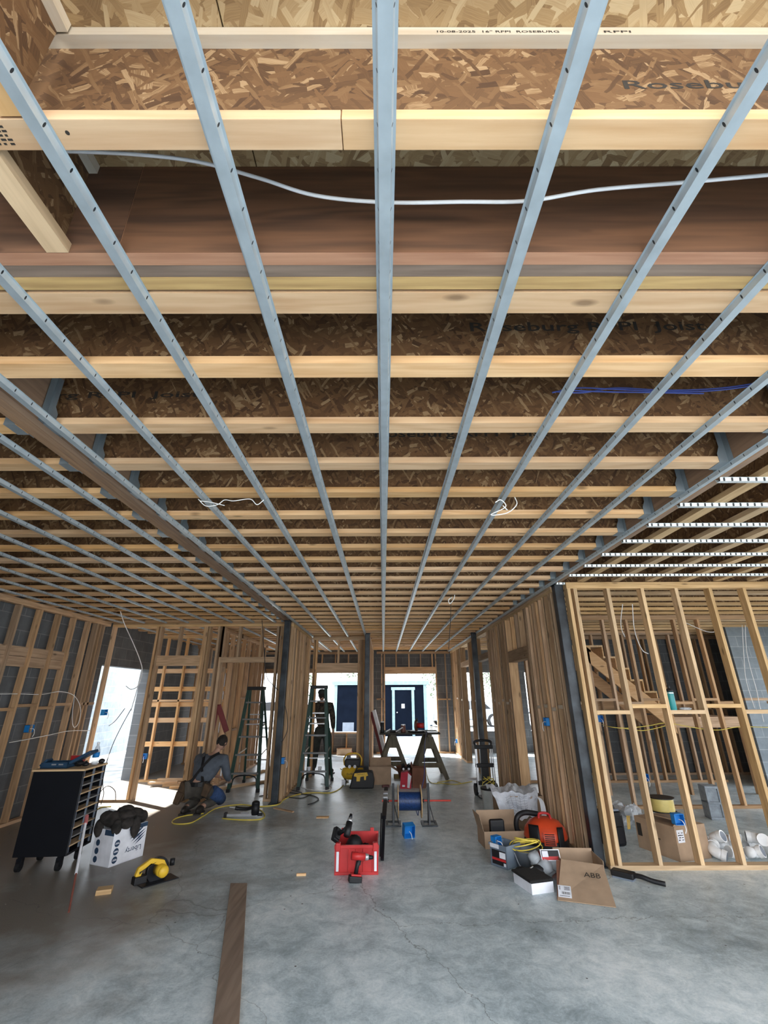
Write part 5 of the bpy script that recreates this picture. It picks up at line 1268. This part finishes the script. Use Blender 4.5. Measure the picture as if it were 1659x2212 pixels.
# ABB carton
t = thing('carton', 'open brown carton printed ABB with its front flap sloping to the floor', 'cardboard box', (1.52, 5.02, 0), R(-4))
w_, d_, h_ = .42, .30, .17; b = B().box(.11, w_ + .06, 0, d_, 0, .005)
for x0, x1, y0, y1 in ((.11, w_ + .06, d_ - .005, d_), (.11, .115, 0, d_), (w_ + .055, w_ + .06, 0, d_)): b.box(x0, x1, y0, y1, .005, h_ + (.0 if y0 < .2 else .02))
b.build('box_body', KRF, t)
fa, fb_, fc, fd = Vector((.105, .0, .175)), Vector((.455, -.05, .15)), Vector((.365, -.50, .003)), Vector((-.06, -.385, .003))
b = B().add([fd, fc, fb_, fa, fd - Vector((0, 0, -.005)), fc + Vector((0, 0, .005)), fb_ + Vector((0, 0, .005)), fa + Vector((0, 0, .005))], [(0, 1, 2, 3), (4, 5, 6, 7), (0, 1, 5, 4), (1, 2, 6, 5), (2, 3, 7, 6), (3, 0, 4, 7)]); b.build('front_flap', KRF, t)
B().add([(.06, 0, .17), (.12, 0, .17), (-.06, -.385, .003), (-.06, -.37, .001), (.06, 0, .165)], [(0, 1, 2), (0, 2, 4), (2, 3, 4)]).build('side_flap', KR2, t)
def flapM(x, y):      # a frame lying on the sloping flap
    X = (fc - fd).normalized(); Y = (fa - fd); Y = (Y - X * Y.dot(X)).normalized(); N = X.cross(Y); return Matrix.Translation(fd + X * x + Y * y + N * .0075) @ Matrix((X, Y, N)).transposed().to_4x4()
text('ABB', .075, INK, t, flapM(.235, .27), 'printed_lettering')
B().box(.0, .105, 0, .12, -.001, .001, flapM(.01, .03)).build('white_label', WHT, t)
b = B()
for k in range(11): b.box(.03 + k * .006, .03 + k * .006 + (.0035 if k % 3 else .002), .03, .055, .0012, .0018, flapM(.01, .03))
for k in range(3): b.box(.012, .02, .075 + k * .013, .082 + k * .013, .0012, .0018, flapM(.01, .03)).box(.05, .095, .075 + k * .013, .080 + k * .013, .0012, .0018, flapM(.01, .03))
b.box(.012, .09, .012, .016, .0012, .0018, flapM(.01, .03)).build('label_print', INK, t)
# black brush
t = thing('hand_broom', 'black brush with a long handle on the floor right of the ABB carton', 'brush', (2.22, 5.12, 0), R(-42))
B().box(-.10, .10, -.05, .05, .012, .06).build('brush_head', BLK, t, bevel=.012); B().box(-.09, .09, -.045, .045, .0, .014).build('bristles', GRYP, t); B().tube(arc([(.08, 0, .04), (.16, -.01, .045), (.24, .0, .03), (.34, .02, .022)], 6), .020, 8).build('handle', BLK, t, smooth=True)

# right room
t = thing('tool_backpack', 'black tool backpack with yellow pencils behind the first bare studs', 'backpack', (2.62, 6.02, 0), R(10))
B().box(-.14, .10, -.02, .2, 0, .34).build('bag_body', BLK, t, bevel=.04); B().box(-.10, .06, -.05, -.01, .03, .2).build('front_pocket', BLKM, t, bevel=.015); B().tube(arc([(-.08, .08, .33), (-.05, .08, .40), (.03, .08, .40), (.06, .08, .33)], 6), .012, 8).build('carry_handle', BLK, t, smooth=True)
b = B()
for k in range(3): b.cyl((.12 + k * .012, -.03, .17), (.13 + k * .016, -.035, .30), .004, n=6)
b.build('yellow_pencils', YEL, t)
B().box(-.10, .06, .0, .03, .34, .36).build('grey_strap', GRYP, t)
random.seed(21); b = B()
for _ in range(26): b.ell((random.uniform(-.22, .22), random.uniform(-.2, .2), random.uniform(.05, .22)), (random.uniform(.06, .12),) * 2 + (random.uniform(.04, .08),), 7, 5, .3)
o = b.build('plastic_sheeting', CLR); o.location = (3.12, 6.85, 0); tag(o, 'heap of crumpled clear plastic sheeting behind the brown carton', 'plastic sheeting')
t = thing('carton', 'large brown carton with a white label behind the bare studs', 'cardboard box', (3.0, 5.53, 0), R(18))
w_, d_, h_ = .42, .52, .30; b = B()
b.box(0, w_, 0, d_, 0, h_).build('box_body', KRF, t); B().prism([(0, h_), (.28, h_), (.10, h_ + .09)], .01, .014, 'y').build('raised_flap', KRF, t); B().box(-.006, .22, .02, .30, h_ + .001, h_ + .006, Matrix.Translation((0, 0, .05)) @ Matrix.Rotation(R(8), 4, 'Y')).build('top_flap', KRF, t)
B().box(.02, .11, -.002, 0, .16, .27).build('white_label', WHT, t); b = B()
for k in range(4): b.box(.03 + .01 * (k % 2), .055 + .01 * (k % 3), -.0026, -.002, .18 + k * .02, .188 + k * .02).box(.075, .10, -.0026, -.002, .18 + k * .02, .186 + k * .02)
b.build('label_print', INK, t); b = B()
for z, w2 in ((.19, .10), (.165, .08), (.14, .12)): 
    for k in range(int(w2 / .012)): b.box(-.0015, 0, .33 - k * .014, .339 - k * .014, z, z + .014)
b.build('printed_lettering', INK, t); B().box(-.0015, 0, .44, .5, .12, .24).build('printed_block', INK, t)
t = thing('wire_spool', 'clear spool of yellow wire with black flanges standing on the large brown carton', 'wire spool', (3.10, 5.86, .372), 0)
B().lathe([(.02, 0), (.135, 0), (.135, .008), (.02, .008)], n=28).build('flange', BLK, t); B().lathe([(.02, .13), (.135, .13), (.135, .138), (.02, .138)], n=28).build('flange', BLK, t); B().lathe([(.118, .009)] + [(.118 + .004 * (k % 2), .012 + k * .009) for k in range(13)] + [(.118, .129)], n=28).build('wound_wire', plain('pale_yellow_wire', (.62, .50, .16), .4), t, smooth=True)
t = thing('concrete_block', 'grey concrete block standing on end on the floor of the right room', 'concrete block', (4.42, 7.16, 0), R(-8)); CB = plain('raw_concrete_block', (.30, .34, .38), .9, 0, .15, 20)
b = B()
for z in (0, .18, .365): b.box(0, .19, 0, .19, z, z + .03)
b.box(.155, .19, 0, .19, .03, .365).box(0, .03, 0, .19, .03, .365).build('block_shell', CB, t, bevel=.004); B().box(.03, .155, .15, .19, .03, .365).build('inner_web', CB, t)
o = B().box(.035, .15, .02, .15, .0, .36).build('x', CB); bpy.data.objects.remove(o)
B().box(.03, .155, .02, .03, .03, .365).build('face_shell', CB, t)


def elbow(R0, r, th=.006):
    b = B(); pts = [(R0 * math.cos(a) - R0, 0, R0 * math.sin(a)) for a in [math.pi / 2 * i / 8 for i in range(9)]]
    b.tube([(0, 0, -.05)] + pts + [(-R0 - .05, 0, R0)], r, 18); return b


random.seed(14); pv = []
kinds = []
def ring(b, p, d, r):      # socket hub: thick collar with dark mouth
    p = Vector(p); d = Vector(d); b.tube([p - d * .03, p + d * .012], r * 1.16, 18); return b
pvd = [('elbow', 3.47, 5.62, .0), ('tee', 3.52, 5.80, .0), ('coupling', 3.62, 5.66, .0), ('elbow', 3.70, 5.86, .0), ('tee', 3.80, 5.64, .0), ('coupling', 3.90, 5.80, .0), ('elbow', 4.0, 5.66, .0), ('coupling', 3.60, 5.98, .0), ('elbow', 3.86, 6.02, .0), ('tee', 4.05, 5.92, .0),
       ('elbow', 3.58, 5.76, .10), ('coupling', 3.74, 5.74, .10), ('elbow', 3.92, 5.74, .10), ('coupling', 3.50, 6.22, .0), ('coupling', 3.44, 5.78, .0)]
plabs = ['front left end', 'left side', 'front, second from the left', 'middle', 'front, centre right', 'right of the middle', 'front right end', 'back left', 'back right', 'far right', 'top left', 'top middle', 'top right', 'loose, behind the pile', 'leftmost, against the carton']
for (kd, x, y, z), pl in zip(pvd, plabs):
    t = thing('pipe_fitting', f'white pipe {kd} at the {pl} of the fittings heap' if 'loose' not in pl and 'leftmost' not in pl else f'white plastic pipe {kd}, {pl}', 'pipe fitting', (3.74 + (x - 3.74) * 1.12, 5.8 + (y - 5.8) * 1.15, z + .055), 0, 'heap of white pipe fittings', (1.57 + random.uniform(-.35, .35), random.uniform(-.6, .6), random.uniform(0, 6)))
    r = .048
    if kd == 'elbow': elbow(.06, r).build('bend', PVC, t, smooth=True); ring(B(), (0, 0, -.04), (0, 0, 1), r).build('socket', PVC, t); ring(B(), (-.11, 0, .06), (1, 0, 0), r).build('socket', PVC, t); B().cyl((0, 0, -.0705), (0, 0, -.072), r * .92, n=18).build('bore', GRYP, t)
    elif kd == 'tee': B().tube([(-.08, 0, 0), (.08, 0, 0)], r, 18).tube([(0, 0, 0), (0, 0, .075)], r, 18).build('pipe_body', PVC, t, smooth=True); ring(B(), (-.07, 0, 0), (1, 0, 0), r).build('socket', PVC, t); ring(B(), (.085, 0, 0), (1, 0, 0), r).build('socket', PVC, t); B().cyl((.0975, 0, 0), (.0985, 0, 0), r * .95, n=18).build('bore', GRYP, t)
    else: B().lathe([(r, -.04), (r * 1.12, -.04), (r * 1.12, .04), (r, .04), (r, -.04)], n=22).build('pipe_wall', PVC, t)
# bottle on blocking
t = thing('water_bottle', 'teal insulated bottle with a black spout lid standing on the front stud blocking', 'bottle', (3.16, 5.345, 1.413)); 
B().lathe([(.034, 0), (.037, .006), (.037, .17), (.034, .185)], n=24).build('bottle', TEAL, t, smooth=True); B().lathe([(.0375, .168), (.0375, .178)], n=24).build('steel_ring', ALU, t); B().lathe([(.035, .186), (.035, .205), (.018, .215), (.012, .222), (.012, .235), (.016, .237), (.014, .25)], n=20).build('lid', BLK, t, smooth=True); B().lathe([(.0345, 0), (.0345, .004)], n=20).build('steel_base', ALU, t)
o = B().ell((0, 0, .012), (.07, .03, .014), 12, 6, .2).build('plastic_scrap', CLR); o.location = (3.30, 5.35, 1.413); tag(o, 'small crumpled clear plastic lying right of the teal bottle', 'plastic scrap')
# stairs
t = thing('staircase', 'unfinished wooden staircase descending to the right behind the inner studs', 'staircase', (3.90, 8.75, 0))
n = 6; run, rise = .21, .20; X0, Z0 = .0, 2.42
for y in (0, .9):
    poly = [(X0 - .1, Z0)]
    for k in range(n): poly += [(X0 + run * k, Z0 - rise * k), (X0 + run * k, Z0 - rise * (k + 1))] if False else [(X0 + run * k, Z0 - rise * k)]
    poly = [(-.1, Z0 - .02), (run * n, Z0 - rise * n - .02), (run * n, Z0 - rise * n - .30), (-.1, Z0 - .30)]
    B().prism(poly, y, y + .04, 'y').build('stringer', Wd[0], t)
for k in range(n):
    B().box(run * k - .02, run * (k + 1), 0, .94, Z0 - rise * k - .03, Z0 - rise * k).build('tread', Wl[1], t); B().box(run * (k + 1) - .02, run * (k + 1), 0, .94, Z0 - rise * (k + 1), Z0 - rise * k - .031).build('riser', Wd[0], t)
B().box(-.9, -.02, 0, .94, Z0 - .12, Z0).build('landing', Wl[0], t); B().box(run * n, run * n + 1.2, 0, .94, Z0 - rise * n - .2, Z0 - rise * n - .03).build('lower_landing', Wt[0], t)
for x in (run * n + .01, run * n + .55, run * n + 1.15): B().box(x, x + .04, 0, .09, 0, Z0 - rise * n - .201).build('landing_post', Wt[2], t)
for x in (-.88, -.1):
    for y in (0, .9): B().box(x, x + .04, y, y + .04, 0, Z0 - .121).build('landing_post', Wt[2], t)

# ================================================================== outdoors
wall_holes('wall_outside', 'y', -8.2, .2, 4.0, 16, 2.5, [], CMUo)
DKP = plain('dark_navy_siding', (.004, .0065, .013), 1.0, 0, .12, 3); DKP.node_tree.nodes['Principled BSDF'].inputs['Specular IOR Level'].default_value = .05; TRM = plain('pale_trim', (.22, .33, .35), .6)
t = thing('shed', 'dark navy outbuilding with pale trim and a door, seen through the far openings', 'shed', (-2.2, 22, -.12))
B().box(0, 4.15, 0, 3, 0, 2.1).build('wall', DKP, t); B().box(-.12, 4.3, -.12, 3.1, 2.1, 2.26).build('roof_edge', TRM, t); B().prism([(-.12, 2.26), (4.3, 2.26), (2.1, 2.7)], -.12, 3.1, 'y').build('roof', plain('pale_roofing', (.5, .5, .48), .8), t)
for x in (-.02, 4.03): B().box(x, x + .14, -.03, 0, 0, 2.1).build('corner_trim', TRM, t)
B().box(2.72, 3.48, -.03, -.001, .05, 1.88).build('door', DKP, t); 
for x in (2.60, 3.48): B().box(x, x + .12, -.05, -.001, .0, 2.0).build('door_trim', TRM, t)
B().box(2.56, 3.64, -.06, -.001, 1.88, 2.0).build('door_trim', TRM, t); B().box(3.02, 3.16, -.036, -.031, 1.12, 1.30).build('door_notice', WHT, t); B().ell((2.82, -.06, .95), (.03, .03, .03), 10, 6).build('door_knob', ALU, t)
B().box(.4, .9, -.012, -.001, .12, .55).build('white_mark', GRYP, t)


def car(loc, rz, col, label, tall=1.0):
    t = thing('parked_car', label, 'car', loc, R(rz)); M_ = plain('car_paint_' + label.split()[0], col, .3, .2, .05)
    pr = [(0, .35), (.05, .72), (.9, .85), (1.5, 1.38 * tall), (3.0, 1.42 * tall), (3.7, .92), (4.4, .85), (4.45, .35)]
    B().prism(pr, 0, 1.75, 'y').build('body', M_, t, bevel=.06)
    for y0, y1 in ((-.01, .0), (1.75, 1.76)): B().prism([(1.15, .90), (1.6, 1.30 * tall), (2.2, 1.33 * tall), (2.2, .90)], y0, y1, 'y').build('window', BLKM, t); B().prism([(2.27, .90), (2.27, 1.33 * tall), (2.95, 1.33 * tall), (3.45, .92)], y0, y1, 'y').build('window', BLKM, t)
    for x in (.9, 3.55):
        for y in (-.02, 1.57): o = B().cyl((x, y, .33), (x, y + .2, .33), .33, n=24).build('wheel', BLK, t); B().cyl((x, y - .01, .33), (x, y + .21, .33), .19, n=16).build('hubcap', ALU, o)


car((2.7, 27, -.12), 12, (.30, .33, .36), 'grey parked car outside, right of the dark shed through the far opening')
car((5.2, 21.5, -.12), 5, (.65, .68, .70), 'silver parked car outside, seen through the gaps of the right plank wall')
car((-8.2, 27, -.12), -10, (.55, .6, .66), 'pale parked car outside, left of the shed through the left window opening')
LEAF = mk_leaf('spring_foliage', (.04, .075, .035), (.12, .17, .08)); BARK = plain('pale_bark', (.12, .11, .10), .9, 0, .25, 6)
tl = ['at the left end of the row', 'second from the left end', 'left of the shed', 'behind the left half of the shed', 'beyond the right corner of the shed', 'beyond the silver car', 'second from the right end', 'at the right end of the row']
for k, x in enumerate((-18, -10.5, -5.6, -.9, 3.8, 8.5, 13.5, 20)):
    random.seed(40 + k); y = 32 + 3 * (k % 2); H_ = random.uniform(7, 10); t = thing('tree', 'pale spring tree outside, ' + tl[k], 'tree', (x, y, -.12), 0, 'trees beyond the openings')
    b = B().tube(arc([(0, 0, 0), (.1, 0, H_ * .3), (-.1, .1, H_ * .6), (.1, 0, H_)], 5), [.16 - .009 * i for i in range(16)], 8)
    tips = []
    for j in range(22):
        z = random.uniform(1.6, H_ * .9); a = random.uniform(0, 6.28); L = random.uniform(.8, 1.7) * (1.1 - z / H_ * .5); p = Vector((0, 0, z)); q = p + Vector((math.cos(a) * L, math.sin(a) * L, L * .6)); b.tube([p, (p + q) / 2 + Vector((0, 0, .15)), q], [.05, .03, .012], 5); tips += [p.lerp(q, .5), p.lerp(q, .8), q]
    b.build('trunk_and_branches', BARK, t); lf_ = B()
    for p in tips:
        for _ in range(40):
            c_ = p + Vector((random.gauss(0, .45), random.gauss(0, .45), random.gauss(0, .35))); u_ = Vector((random.uniform(-1, 1), random.uniform(-1, 1), random.uniform(-1, 1))).normalized() * .09; v_ = u_.orthogonal().normalized() * .06
            lf_.add([c_ - u_, c_ + v_, c_ + u_, c_ - v_], [(0, 1, 2, 3)])
    lf_.build('foliage', LEAF, t)
